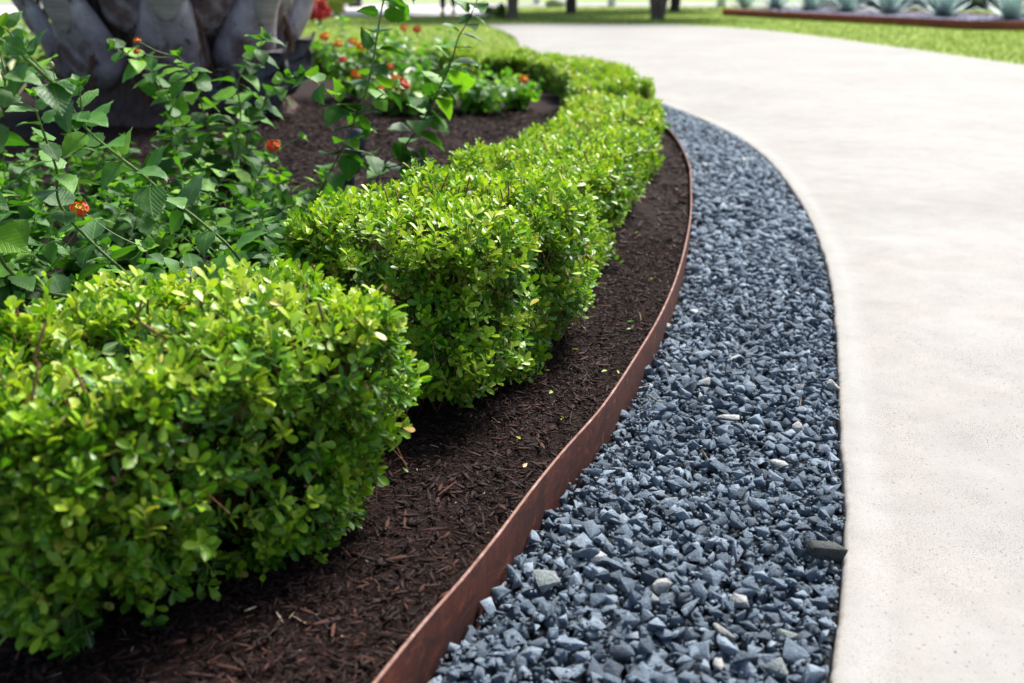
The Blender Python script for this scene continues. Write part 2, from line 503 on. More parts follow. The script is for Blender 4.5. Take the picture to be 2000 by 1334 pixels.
M_shirt = plain('white_cloth', (0.65, 0.66, 0.68), 0.9)
M_skin = plain('skin', (0.42, 0.24, 0.17), 0.55)
M_hair = plain('dark_hair', (0.02, 0.014, 0.01), 0.6)
M_whitep = plain('white_paint', (0.75, 0.74, 0.71), 0.6)
M_purple = stone_material('planter_gravel', [(0.0, (0.10, 0.10, 0.15)), (1.0, (0.30, 0.30, 0.38))])

# ---------------------------------------------------------------- setting: plan of the place
EDGE = [(-1.05, -1.2), (-0.62, -0.1), (-0.30, 0.70), (-0.17, 1.02), (-0.12, 1.14), (-0.07, 1.25), (-0.02, 1.37), (0.03, 1.50), (0.095, 1.66), (0.187, 1.87), (0.28, 2.13), (0.378, 2.43), (0.49, 2.84),
        (0.605, 3.34), (0.71, 3.92), (0.80, 4.50), (0.865, 5.20), (0.885, 5.80), (0.88, 6.6), (0.85, 7.5), (0.76, 8.3), (0.55, 8.85), (0.15, 9.15), (-0.5, 9.3), (-2.0, 9.4), (-4.5, 9.3), (-7.0, 8.9)]
CONC = [(-0.65, -2.5), (-0.1, -0.9), (0.22, 0.25), (0.36, 0.80), (0.43, 1.10), (0.495, 1.27), (0.595, 1.56), (0.685, 1.88), (0.765, 2.15), (0.86, 2.48), (1.01, 3.04), (1.15, 3.72), (1.255, 4.42),
        (1.33, 5.19), (1.335, 5.88), (1.28, 6.52), (1.19, 7.15), (1.06, 7.8), (0.95, 8.5), (0.72, 9.15), (0.35, 9.6)]
edge = catmull(EDGE, 8)
conc = catmull(CONC, 8)
ye = edge[:, 1]
k_end = int(np.argmax(ye > 9.14))
def xe(Y):
    return np.interp(Y, ye[:k_end], edge[:k_end, 0])
def xc(Y):
    i = int(np.argmax(conc[:, 1]))
    return np.interp(Y, conc[:, 1], conc[:, 0])
def sstep(t):
    t = np.clip(t, 0, 1); return t*t*(3-2*t)
def mulch_z(X, Y):
    d = xe(Y)-X
    z = 0.050+0.085*sstep((d-0.35)/2.0)
    return z-0.06*sstep((Y-7.6)/1.4)

# ground: one sheet out past the horizon, dropping just below the built surfaces
gv = np.array([(-400, -300, -0.06), (400, -300, -0.06), (400, 600, -0.06), (-400, 600, -0.06)], float)
g = link('ground', build_mesh('ground', gv, [np.array([[0, 1, 2, 3]])], M_lawn, smooth=False)); tag(g, kind='structure')

def flat_poly(name, P, z, mat, kind='structure'):
    P3 = [Vector((p[0], p[1], 0)) for p in P]
    tris = np.array(tessellate_polygon([P3]))
    V = np.array([(p[0], p[1], z) for p in P], float)
    a, b, c = V[tris[0][0]], V[tris[0][1]], V[tris[0][2]]
    if np.cross(b-a, c-a)[2] < 0: tris = tris[:, ::-1]
    o = link(name, build_mesh(name, V, [tris], mat, smooth=False)); tag(o, kind=kind)
    return o

# lawn surface: all round the drive
DRIVE_FAR = [(0.12, 9.75), (0.10, 11.5), (0.10, 13.5), (0.05, 15.6), (-0.15, 17.6), (-0.42, 19.4), (-0.49, 20.1), (0.6, 20.2), (2.74, 19.95), (3.75, 19.0), (4.36, 17.74), (4.80, 15.8), (4.97, 14.39), (5.22, 12.6), (5.42, 10.9), (5.75, 8.8), (6.2, 5.0), (6.9, 0.5), (7.2, -2.5)]
far = catmull(DRIVE_FAR, 5)

# driveway slab with a rounded tooled edge and a real side
def offset_in(P, d):
    T = nrm(np.gradient(P, axis=0)); N = np.stack([T[:, 1], -T[:, 0]], -1)
    d = np.asarray(d)
    return P+N*(d[:, None] if d.ndim else d)
def build_drive():
    dense = catmull(CONC, 40)
    r = rng_(3)
    jit = np.array([noise.noise(Vector((p[0]*9, p[1]*9, 0)))*0.004+noise.noise(Vector((p[0]*60, p[1]*60, 3)))*0.0022 for p in dense])
    ipick = np.unique(np.r_[np.arange(0, len(dense), 2), len(dense)-1])
    Tn = nrm(np.gradient(dense, axis=0)); Nn = np.stack([Tn[:, 1], -Tn[:, 0]], -1)
    dense, jit, Nn = dense[ipick], jit[ipick], Nn[ipick]
    rings = [(0.0, -0.058, 1.0), (0.0, -0.008, 1.0), (0.0025, -0.003, 1.0), (0.008, 0.0, 0.97), (0.045, 0.0005, 0.8), (0.085, 0.0, 0.0)]
    V, tone = [], []
    for d, z, t in rings:
        Q = dense+Nn*(d+jit*max(0.0, 1-d/0.05))[:, None]
        for q in Q: V.append((q[0], q[1], z)); tone.append(t)
    n = len(dense); Fs = []
    for k in range(len(rings)-1):
        i = np.arange(n-1)+k*n
        Fs.append(np.stack([i, i+n, i+n+1, i+1], -1)[:, ::-1])
    inner = V[(len(rings)-1)*n:]
    im = int(np.argmax(far[:, 1]))
    lf, rt = far[:im+1], far[im:][::-1]
    rows = [(q[0], q[1]) for q in inner]
    rows += [(float(np.interp(y, lf[:, 1], lf[:, 0])), y) for y in np.linspace(inner[-1][1]+0.06, 19.9, 60)]
    rows.append((lf[-1][0], lf[-1][1]))
    base0 = len(V); nc = 15
    for (x, y) in rows:
        xr = float(np.interp(y, rt[:, 1], rt[:, 0]))
        for c in range(nc):
            V.append((x+(xr-x)*c/(nc-1), y, 0.0)); tone.append(0.0)
    i = base0+(np.arange(len(rows)-1)*nc)[:, None]; j = np.arange(nc-1)[None]
    tris = np.stack([i+j, i+j+1, i+nc+j+1, i+nc+j], -1).reshape(-1, 4)
    V = np.array(V)
    base = len(V)
    V = np.vstack([V, np.c_[far, np.zeros(len(far))]]); tone += [0.0]*len(far)
    # outer side skirt
    m = len(far); b2 = len(V)
    V = np.vstack([V, np.c_[far, np.full(m, -0.06)]]); tone += [0.0]*m
    i = np.arange(m-1)
    sk = np.stack([base+i, b2+i, b2+i+1, base+i+1], -1)
    me = build_mesh('driveway', V, Fs+[tris, sk], M_conc, tone=tone, smooth=False)
    o = link('driveway', me); tag(o, kind='structure')
build_drive()

# lawn areas with thickness, flush with the slab
lawn_left = [(-60, 9.75)]+[(-7.0, 9.45), (-4.5, 9.75), (-2.0, 9.8), (-0.5, 9.72), (0.105, 9.8)]+[(p[0]-0.01, p[1]) for p in far[2:31]]+[(-0.49, 23.4), (-60, 23.4)]
flat_poly('lawn', lawn_left, -0.004, M_lawn)
lawn_right = [(p[0]+0.012, p[1]+0.012) for p in far[30:]]+[(60, -2.5), (60, 31.2), (-0.47, 31.2)]
flat_poly('lawn', lawn_right, -0.004, M_lawn)
flat_poly('footpath', [(-40, 23.45), (-0.5, 24.4), (-0.5, 31.2), (-40, 31.2)], -0.002, M_path)
flat_poly('street', [(-80, 31.25), (80, 31.25), (80, 37.5), (-80, 37.5)], -0.006, M_road)

# mulch bed
def build_bed():
    ny, nx = 330, 190
    Y = np.linspace(-1.0, 9.13, ny)
    s = np.linspace(0, 1, nx)**1.6
    X0 = xe(Y)-0.004
    X = X0[:, None]-s[None]*(X0[:, None]+7.0)
    YY = np.repeat(Y[:, None], nx, 1)
    Z = mulch_z(X, YY)
    zz = np.zeros_like(Z)
    for i in range(ny):
        for j in range(0, nx):
            if YY[i, j] < 7.0 and X[i, j] > -3.2:
                zz[i, j] = noise.fractal(Vector((X[i, j]*14, YY[i, j]*14, 0)), 1.0, 2.0, 3)*0.010
    Z = Z+zz-0.006
    V = np.stack([X, YY, Z], -1).reshape(-1, 3)
    i = (np.arange(ny-1)*nx)[:, None]; j = np.arange(nx-1)[None]
    F = np.stack([i+j, i+j+1, i+nx+j+1, i+nx+j], -1).reshape(-1, 4)[:, ::-1]
    o = link('mulch_bed', build_mesh('mulch_bed', V, [F], M_soil)); tag(o, kind='structure')
    return o
bed = build_bed()

def chip_template():
    # bent splinter, 3 sections
    V = []
    for x, w, z in ((-0.5, 0.5, 0.0), (0.0, 1.0, 0.12), (0.5, 0.35, -0.05)):
        V += [(x, -w*0.5, z), (x, w*0.5, z), (x, w*0.4, z+0.5), (x, -w*0.4, z+0.5)]
    V = np.array(V)
    F = []
    for a in (0, 4):
        for k in range(4):
            l = (k+1) % 4
            F.append([a+k, a+l, a+4+l, a+4+k])
    F += [[3, 2, 1, 0], [8, 9, 10, 11]]
    return V, np.array(F)
CHV, CHF = chip_template()

def scatter_chips(seed, n, y0, y1, dmax, lscale, power=1.0, dmin=0.0):
    r = rng_(seed)
    Y = y0+(y1-y0)*r.random(n)**power
    d = dmin+0.006+(dmax-dmin)*r.random(n)
    X = xe(Y)-d
    L = lscale*np.clip(r.lognormal(-0.15, 0.55, n), 0.25, 2.6)
    W = np.clip(L*r.uniform(0.05, 0.34, n), 0.0007, 0.010)
    Z = mulch_z(X, Y)+r.uniform(-0.004, 0.009, n)
    a = r.uniform(0, 2*np.pi, n); tilt = r.normal(0, 0.28, n)
    Xd = np.stack([np.cos(a)*np.cos(tilt), np.sin(a)*np.cos(tilt), np.sin(tilt)], -1)
    up = nrm(np.stack([r.normal(0, 0.45, n), r.normal(0, 0.45, n), np.ones(n)], -1))
    R = frame_from_x(Xd, up)
    tone = np.clip(r.beta(2.2, 2.4, n)*0.95, 0, 0.95)
    pale = r.random(n) < 0.007
    tone[pale] = 1.0
    W[pale] *= 0.45
    S = np.stack([L, W, W*0.6+0.0006], -1)
    return np.stack([X, Y, Z], -1), R, S, tone

p1 = [scatter_chips(11, 40000, 0.9, 3.4, 0.60, 0.0105), scatter_chips(12, 12000, 3.2, 6.5, 2.4, 0.030, 1.0), scatter_chips(13, 9000, 1.6, 6.6, 3.2, 0.034, 1.0, 0.5)]
pos = np.vstack([q[0] for q in p1]); R = np.concatenate([q[1] for q in p1]); S = np.vstack([q[2] for q in p1]); tn = np.concatenate([q[3] for q in p1])
V, F, _, tv = instance(CHV, [CHF], None, pos, R, S, tn)
o = link('bark_mulch', build_mesh('bark_mulch', V, F, M_mulch, tone=tv, smooth=False))
tag(o, 'dark brown shredded bark mulch spread between hedge and steel edging', 'mulch', kind='stuff')
# the largest chips one can pick out, as pieces of the bed
chip_meshes = []
for k in range(8):
    rr = rng_(900+k)
    tnv = rr.uniform(0.3, 0.88)
    CV = CHV.copy(); CV[:, 1] += CV[:, 0]*rr.uniform(-0.25, 0.25)
    chip_meshes.append(build_mesh('wood_chip', CV, [CHF], M_mulch, tone=np.full(len(CV), tnv), smooth=False))
r = rng_(21)
for k in range(90):
    Y = 1.0+3.0*r.random()**1.5
    X = xe(Y)-r.uniform(0.02, 0.22)
    L = r.uniform(0.024, 0.052); W = r.uniform(0.004, 0.009)
    a = r.uniform(0, 6.28)
    Rm = Matrix.Rotation(a, 4, 'Z') @ Matrix.Rotation(r.normal(0, 0.15), 4, 'Y') @ Matrix.Rotation(r.normal(0, 0.4), 4, 'X')
    M = Matrix.Translation((X, Y, float(mulch_z(X, Y))+0.005)) @ Rm @ Matrix.Diagonal((L, W, W*0.55, 1))
    link('wood_chip', chip_meshes[k % 8], bed, mat=M)

# steel edging
def build_edging():
    root = empty('steel_edging', (0, 0, 0))
    tag(root, 'rusty weathering steel edging strip curving between mulch and blue gravel', 'edging')
    E = catmull(EDGE, 40)
    jit = np.array([noise.noise(Vector((p[1]*1.7, 0, 5)))*0.003 for p in E])
    E = offset_in(E, jit)
    cuts = [0, int(np.argmax(E[:, 1] > 4.42)), int(np.argmax(E[:, 1] > 8.6)), len(E)]
    for s in range(3):
        P = E[max(cuts[s]-(3 if s else 0), 0):cuts[s+1]]
        if s == 1: P = offset_in(P, 0.004)
        n = len(P)
        zt = np.array([0.077+noise.noise(Vector((p[1]*2.5, 1, 0)))*0.0025+noise.noise(Vector((p[1]*70, 2, 0)))*0.0006 for p in P])
        out = offset_in(P, 0.0055)
        prof = [(P, np.full(n, -0.06)), (P, zt-0.0012), (P*0.75+out*0.25, zt), (P*0.25+out*0.75, zt), (out, zt-0.0012), (out, np.full(n, -0.06))]
        V = np.vstack([np.c_[a, z] for a, z in prof])
        Fs, mi = [], []
        for k in range(5):
            i = np.arange(n-1)+k*n
            Fs.append(np.stack([i, i+n, i+n+1, i+1], -1)[:, ::-1]); mi += [1 if k in (1, 2, 3) else 0]*(n-1)
        ends = np.array([[0, n, 2*n, 3*n, 4*n, 5*n], [n-1, 6*n-1, 5*n-1, 4*n-1, 3*n-1, 2*n-1]])
        Fs.append(ends); mi += [0, 0]
        link('plate', build_mesh('edging_plate', V, Fs, [M_rust, M_rim], smooth=False, mat_idx=mi), root)
build_edging()

# ---------------------------------------------------------------- gravel
def stone_mesh(seed, mat, npts=12, flat=0.7, tone=0.5, bev=False, elong=1.25):
    rr = rng_(seed)
    P = nrm(rr.normal(size=(npts, 3)))*np.array([0.5*elong, 0.5, 0.5*flat])*rr.uniform(0.85, 1.12, (npts, 1))
    bm = bmesh.new()
    for p in P: bm.verts.new(p)
    res = bmesh.ops.convex_hull(bm, input=bm.verts)
    bmesh.ops.delete(bm, geom=[v for v in bm.verts if not v.link_faces], context='VERTS')
    if bev:
        bmesh.ops.dissolve_limit(bm, angle_limit=RAD(12), verts=bm.verts, edges=bm.edges)
        bmesh.ops.bevel(bm, geom=bm.edges[:], offset=0.008, segments=1, affect='EDGES')
        bmesh.ops.triangulate(bm, faces=bm.faces)
    V = np.array([v.co for v in bm.verts]); bm.verts.ensure_lookup_table(); bm.verts.index_update()
    F = np.array([[v.index for v in f.verts] for f in bm.faces if len(f.verts) == 3])
    bm.free()
    return V, F
STONES = [stone_mesh(100+k, None, 9+k % 5, 0.55+0.4*((k*7) % 5)/5, elong=1.05+0.45*((k*3) % 4)/4) for k in range(20)]
STONES_B = [stone_mesh(300+k, None, 7+k % 3, 0.42+0.40*((k*7) % 5)/5, bev=True, elong=1.05+0.4*((k*3) % 4)/4) for k in range(16)]

def gravel_points(seed):
    rr = rng_(seed)
    pts = []
    for layer, (zc, sp) in enumerate([(-0.036, 0.031), (-0.023, 0.0285), (-0.011, 0.0275)]):
        Y = 0.75
        row = 0
        while Y < 9.2:
            s = sp*(1.0 if Y < 3.5 else 1.25)
            a, b = float(xe(Y))+0.014, float(xc(Y))-0.009
            n = max(1, int((b-a)/s))
            X = a+(np.arange(n)+0.5*(row % 2)+0.25)*(b-a)/n
            for x in X:
                pts.append((x+rr.normal(0, s*0.24), Y+rr.normal(0, s*0.24), zc+rr.normal(0, 0.003), s, layer))
            Y += s*0.87; row += 1
    P = np.array(pts)
    P[:, 0] = np.clip(P[:, 0], xe(P[:, 1])+0.011, xc(P[:, 1])-0.004)
    return P
GP = gravel_points(5)
# heap slightly in the middle of the strip, lower by the concrete lip
fr = (GP[:, 0]-xe(GP[:, 1]))/np.maximum(xc(GP[:, 1])-xe(GP[:, 1]), 0.05)
GP[:, 2] += 0.008*np.sin(np.clip(fr, 0, 1)*np.pi)+0.005*np.sin(GP[:, 0]*7+GP[:, 1]*5)
r = rng_(44)
NS = len(GP)
size = GP[:, 3]*np.clip(r.lognormal(0.05, 0.24, NS), 0.55, 1.6)
GP[:, 0] = np.minimum(GP[:, 0], xc(GP[:, 1])-size*0.48)
Rr = rand_rot(r, NS)
# lay them mostly flat
flatR = np.zeros((NS, 3, 3)); a = r.uniform(0, 6.283, NS)
flatR[:, 0, 0] = np.cos(a); flatR[:, 0, 1] = -np.sin(a); flatR[:, 1, 0] = np.sin(a); flatR[:, 1, 1] = np.cos(a); flatR[:, 2, 2] = 1
tx = r.normal(0, 0.45, NS); ty = r.normal(0, 0.45, NS)
Rx = np.zeros((NS, 3, 3)); Rx[:, 0, 0] = 1; Rx[:, 1, 1] = np.cos(tx); Rx[:, 1, 2] = -np.sin(tx); Rx[:, 2, 1] = np.sin(tx); Rx[:, 2, 2] = np.cos(tx)
Ry = np.zeros((NS, 3, 3)); Ry[:, 1, 1] = 1; Ry[:, 0, 0] = np.cos(ty); Ry[:, 0, 2] = np.sin(ty); Ry[:, 2, 0] = -np.sin(ty); Ry[:, 2, 2] = np.cos(ty)
LR = flatR @ Rx @ Ry
pick = r.random(NS) < 0.2
LR[pick] = Rr[pick]
stone_tone = np.clip(r.beta(2.4, 2.2, NS)*0.92, 0, 0.93)
stone_tone[r.random(NS) < 0.006] = 1.0
# clearings for the odd stones
ODD = [ # x, y, size(x,y,z), material, name, label
 (0.233, 1.330, (0.034, 0.032, 0.028), 'w', 'pebble', 'round whitish pebble beside a greenish one in the lower middle of the gravel'),
 (0.214, 1.300, (0.026, 0.026, 0.022), 'g', 'pebble', 'small pale green pebble touching the whitish pebble in the gravel'),
 (0.347, 1.290, (0.028, 0.030, 0.026), 'w', 'pebble', 'bright white hexagonal pebble alone in the lower gravel'),
 (0.312, 1.215, (0.017, 0.050, 0.018), 'w', 'pebble', 'long thin pale stone lying diagonally in the lower gravel'),
 (0.287, 1.140, (0.017, 0.038, 0.016), 'w', 'pebble', 'narrow upright pale stone near the bottom of the gravel'),
 (0.365, 1.140, (0.036, 0.034, 0.028), 'g', 'pebble', 'light greenish grey stone near the bottom of the gravel by the concrete'),
 (0.456, 2.160, (0.036, 0.040, 0.026), 'w', 'pebble', 'white stone in the upper gravel just right of the steel edging'),
 (0.470, 1.960, (0.055, 0.026, 0.020), 'w', 'pebble', 'pale pointed shard lying flat in the middle of the gravel'),
 (0.604, 1.905, (0.026, 0.034, 0.028), 'w', 'pebble', 'small bright white stone near the concrete edge in mid gravel'),
 (0.748, 2.140, (0.030, 0.042, 0.026), 'w', 'pebble', 'cream pinkish stone leaning on the concrete edge'),
 (0.523, 1.747, (0.042, 0.022, 0.016), 'w', 'pebble', 'flat white sliver with a dark stone in front, mid gravel'),
 (0.517, 1.425, (0.048, 0.026, 0.024), 'd', 'stone_slab', 'large dark olive grey slab of stone jutting over the concrete edge'),
 (0.045, 1.340, (0.040, 0.040, 0.030), 'g', 'pebble', 'mottled grey green stone in the gravel beside the steel edging'),
 (0.417, 2.560, (0.030, 0.030, 0.026), 'w', 'pebble', 'pale pebble resting against the rusty steel edging'),
 (0.398, 1.205, (0.036, 0.026, 0.020), 'g', 'pebble', 'pale grey angular chip left of the concrete edge near the bottom'),
]
keep = np.ones(NS, bool)
for x, y, s, *_ in ODD:
    dd = np.hypot(GP[:, 0]-x, GP[:, 1]-y)
    keep &= ~((dd < max(s)*0.55) & (GP[:, 4] == 2))
GP, size, LR, stone_tone = GP[keep], size[keep], LR[keep], stone_tone[keep]
NS = len(GP)
camd = np.hypot(GP[:, 1]-0.0, 0.9)
vis = (GP[:, 4] == 2) & (GP[:, 1] > 1.09)
order = np.argsort(np.where(vis, camd/size, 1e9))
chosen = order[:300]
bedg = flat = None
# dark base the stones lie on
Yg = np.linspace(-0.9, 9.1, 160)
Vg = np.vstack([np.c_[xe(Yg)+0.003, Yg, np.full(160, -0.040)], np.c_[xc(Yg)-0.001, Yg, np.full(160, -0.040)]])
i = np.arange(159)
gravel_bed = link('gravel_bed', build_mesh('gravel_bed', Vg, [np.stack([i, i+160, i+161, i+1], -1)], M_bedrock, smooth=False))
tag(gravel_bed, kind='structure')
smeshes = []
for k, (SV, SF) in enumerate(STONES_B):
    for tt in (0.15, 0.38, 0.55, 0.78):
        smeshes.append(build_mesh('basalt_stone', SV, [SF], M_stone, tone=np.full(len(SV), tt), smooth=False))
for c in chosen:
    M = Matrix.Translation(GP[c, :3]) @ Matrix(LR[c].tolist()).to_4x4() @ Matrix.Scale(float(size[c]), 4)
    link('stone', smeshes[int(r.integers(len(smeshes)))], gravel_bed, mat=M)
rest = np.ones(NS, bool); rest[chosen] = False
Vs, Fs, Ts, off = [], [], [], 0
idx = np.where(rest)[0]
near = GP[idx, 1] < 3.2
which = r.integers(0, 16, len(idx))
for k in range(16):
    for nr, lib in ((True, STONES_B), (False, STONES)):
        q = idx[(which == k) & (near == nr)]
        if len(q) == 0: continue
        if nr:
            # lower layers use the plain shape
            for top in (True, False):
                qq = q[(GP[q, 4] >= 1) == top]
                if len(qq) == 0: continue
                SV, SF = (STONES_B if top else STONES)[k]
                V, F, _, tv = instance(SV, [SF], None, GP[qq, :3], LR[qq], size[qq], stone_tone[qq])
                Vs.append(V); Fs.append(F[0]+off); Ts.append(tv); off += len(V)
        else:
            SV, SF = lib[k]
            V, F, _, tv = instance(SV, [SF], None, GP[q, :3], LR[q], size[q], stone_tone[q])
            Vs.append(V); Fs.append(F[0]+off); Ts.append(tv); off += len(V)
nf_ = 6500
Yf = 0.9+2.6*r.random(nf_)**1.2; Xf = xe(Yf)+0.012+(xc(Yf)-xe(Yf)-0.014)*r.random(nf_)
SV, SF = STONES[4]
V, F, _, tv = instance(SV, [SF], None, np.c_[Xf, Yf, r.uniform(-0.018, 0.004, nf_)], rand_rot(r, nf_), r.uniform(0.004, 0.011, nf_), np.clip(r.normal(0.4, 0.2, nf_), 0, 0.8))
Vs.append(V); Fs.append(F[0]+off); Ts.append(tv); off += len(V)
o = link('blue_gravel', build_mesh('blue_gravel', np.vstack(Vs), Fs, M_stone, tone=np.concatenate(Ts), smooth=False))
tag(o, 'crushed blue grey basalt gravel strip between steel edging and concrete drive', 'gravel', kind='stuff')
for k, (x, y, s, mt, nm, lab) in enumerate(ODD):
    SV, SF = stone_mesh(700+k*3, None, 13, 0.9, bev=True, elong=1.0)
    ext = SV.max(0)-SV.min(0); SV = SV/ext*np.array(s)
    if nm == 'stone_slab':
        C8 = np.array([[x, y, z] for z in (-.5, .5) for y in (-.5, .5) for x in (-.5, .5)])*np.array([1, 1, 1])
        bm = bmesh.new()
        for q in C8+rng_(4).normal(0, 0.07, (8, 3)): bm.verts.new(q)
        for q in ((0.55, 0.05, 0.1), (-0.56, -0.1, 0.0), (0.1, -0.5, 0.3)): bm.verts.new(q)
        bmesh.ops.convex_hull(bm, input=bm.verts); bmesh.ops.bevel(bm, geom=bm.edges[:], offset=0.03, segments=1, affect='EDGES'); bmesh.ops.triangulate(bm, faces=bm.faces)
        bm.verts.index_update(); SV = np.array([v.co for v in bm.verts])*np.array(s); SF = np.array([[v.index for v in f.verts] for f in bm.faces]); bm.free()
    me = build_mesh(nm, SV, [SF], {'w': M_white, 'g': M_green, 'd': M_green}[mt], tone=np.full(len(SV), {'w': 0.6, 'g': 0.8, 'd': 0.0}[mt]), smooth=False)
    z = 0.0 if nm == 'pebble' else 0.006
    ob = link(nm, me, loc=(x, y, z)); ob.rotation_euler = (r.normal(0, 0.12), r.normal(0, 0.12), {3: 0.6, 11: 0.1}.get(k, r.uniform(-0.4, 0.4)))
    tag(ob, lab, 'stone', 'odd coloured stones lying in the blue gravel')

# thin dry straws lying on the gravel and mulch
Vs, Fs, off = [], [], 0
for k in range(24):
    Y = 1.05+3.2*r.random()**1.4
    on_g = r.random() < 0.55
    X = (xe(Y)+(xc(Y)-xe(Y))*r.uniform(0.05, 0.98)) if on_g else xe(Y)-r.uniform(0.02, 0.25)
    z0 = 0.006 if on_g else float(mulch_z(X, Y))+0.008
    a = r.uniform(0, 3.14); L = r.uniform(0.015, 0.045)
    P = np.array([(X+math.cos(a)*L*t, Y+math.sin(a)*L*t, z0+0.004*math.sin(t*3)+0.002*t+r.normal(0, 0.0008)) for t in (-0.5, -0.15, 0.2, 0.5)])
    V, F = tube(P, 0.0007, 0.0003, 3)
    Vs.append(V); Fs.append(F+off); off += len(V)
M_straw = plain('dry_straw', (0.40, 0.31, 0.17), 0.7)
tag(link('straw_litter', build_mesh('straw_litter', np.vstack(Vs), Fs, M_straw)), 'thin pale straws and needles strewn over gravel and mulch', 'litter', kind='stuff')

# ---------------------------------------------------------------- boxwood hedge
def box_leaf(lo=False):
    if lo:
        V = np.array([(0, 0, 0), (0.5, -0.22, 0.04), (0.55, 0, -0.01), (0.5, 0.22, 0.04), (0.98, 0, -0.05)], float)
        F = [np.array([[0, 1, 2], [0, 2, 3], [1, 4, 2], [2, 4, 3]])]
        UV = np.array([(0, 0), (.5, -.5), (.5, 0), (.5, .5), (1, 0)], float)
        return V, F, UV
    V, UV = [(0, 0, 0)], [(0, 0)]
    for x, w, z in ((0.20, 0.085, 0.0), (0.50, 0.20, 0.0), (0.76, 0.215, -0.015), (0.93, 0.125, -0.05)):
        V += [(x, -w, z+0.05), (x, 0, z), (x, w, z+0.05)]; UV += [(x, -w*2), (x, 0), (x, w*2)]
    V.append((0.99, 0, -0.07)); UV.append((1, 0))
    F = [np.array([[0, 1, 2], [0, 2, 3], [10, 13, 11], [11, 13, 12]]), np.array([[1, 4, 5, 2], [2, 5, 6, 3], [4, 7, 8, 5], [5, 8, 9, 6], [7, 10, 11, 8], [8, 11, 12, 9]])]
    return np.array(V, float), F, np.array(UV, float)
BLV, BLF, BLU = box_leaf()
BSV, BSF, BSU = box_leaf(True)

def bush_surface(rr, n, hw, hl, h, inset=0.0, pw=7.5):
    """random points and normals on a clipped, slightly bulging block; local origin at the ground"""
    areas = np.array([4*hw*hl*1.25, 2*hl*h, 2*hl*h, 2*hw*h, 2*hw*h]); areas /= areas.sum()
    f = rr.choice(5, n, p=areas)
    a = rr.uniform(-1, 1, n); b = rr.uniform(-1, 1, n)
    d = np.zeros((n, 3))
    d[f == 0] = np.stack([a, b, np.ones(n)], -1)[f == 0]
    for q, (ax, sg) in enumerate(((0, 1), (0, -1), (1, 1), (1, -1))):
        m = f == q+1
        v = np.zeros((n, 3)); v[:, ax] = sg; v[:, 1-ax] = a; v[:, 2] = b
        d[m] = v[m]
    q = 3.6
    hxy = (np.abs(d[:, 0])**q+np.abs(d[:, 1])**q)**(1/q)
    rad = (hxy**pw+np.abs(d[:, 2])**pw)**(-1/pw)
    p = d*rad[:, None]
    hp = np.maximum((np.abs(p[:, 0])**q+np.abs(p[:, 1])**q)**(1/q), 1e-6)
    nr = np.stack([hp**(pw-q)*np.sign(p[:, 0])*np.abs(p[:, 0])**(q-1), hp**(pw-q)*np.sign(p[:, 1])*np.abs(p[:, 1])**(q-1), np.sign(p[:, 2])*np.abs(p[:, 2])**(pw-1)], -1)
    u = (p[:, 2]+1)/2
    taper = 0.80+0.20*sstep(u/0.45)
    ph = (rr.uniform(0, 6), rr.uniform(0, 6), rr.uniform(0, 6))
    P = np.stack([p[:, 0]*hw*taper, p[:, 1]*hl*taper, u*h], -1)
    N = nrm(np.stack([nr[:, 0]/hw, nr[:, 1]/hl, nr[:, 2]/(h/2)], -1))
    lump = 0.012*np.sin(P[:, 0]*21+ph[0]+P[:, 2]*9)*np.sin(P[:, 1]*19+ph[1])+0.010*np.sin(P[:, 2]*24+ph[2]+P[:, 1]*13)
    lump = 1.25*lump+0.020*np.sin(P[:, 0]*9+ph[2])*np.sin(P[:, 1]*8+ph[0]+P[:, 2]*7)
    P = P+N*(lump-inset)[:, None]
    return P, N

def sprigs(rr, P, D, L, k, leaf, tone0, spread=1.0):
    n = len(P)
    D = nrm(D)
    U = np.cross(D, np.array([0.31, 0.21, 0.93])); U = nrm(U); W = np.cross(D, U)
    ang0 = rr.uniform(0, 6.283, n)
    pos, Xs, Zs, S, T = [], [], [], [], []
    bend = rr.normal(0, 0.10, (n, 3))
    for i in range(k):
        t = (i+0.6)/k
        phi = RAD(72-50*t**1.5)*spread+rr.normal(0, 0.16, n)
        for side in (0, math.pi):
            th = ang0+i*math.pi/2+side+rr.normal(0, 0.25, n)
            E = np.cos(th)[:, None]*U+np.sin(th)[:, None]*W
            X = np.cos(phi)[:, None]*D+np.sin(phi)[:, None]*E
            Z = np.sin(phi)[:, None]*D-np.cos(phi)[:, None]*E
            Z = nrm(Z+rr.normal(0, 0.28, (n, 3)))
            pos.append(P-D*(L*(1-t))[:, None]+bend*L[:, None]*t*t)
            Xs.append(X); Zs.append(Z)
            prof = (0.78+0.5*math.sin(math.pi*min(t*1.05, 1)))*(0.62 if i == k-1 else 1.0)
            S.append(leaf*prof*rr.uniform(0.75, 1.2, n))
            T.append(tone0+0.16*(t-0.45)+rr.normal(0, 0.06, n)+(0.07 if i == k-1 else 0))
    pos = np.vstack(pos); Xs = np.vstack(Xs); Zs = np.vstack(Zs); S = np.concatenate(S); T = np.concatenate(T)
    R = frame_from_x(Xs, Zs)
    odd = rr.random(len(T))
    T = np.clip(T, 0.02, 0.90); T[odd < 0.012] = 0.97; T[odd < 0.004] = 1.0
    S3 = np.stack([S, S*rr.uniform(0.85, 1.2, len(S)), S*rr.uniform(-0.6, 2.4, len(S))], -1)
    return pos, R, S3, T

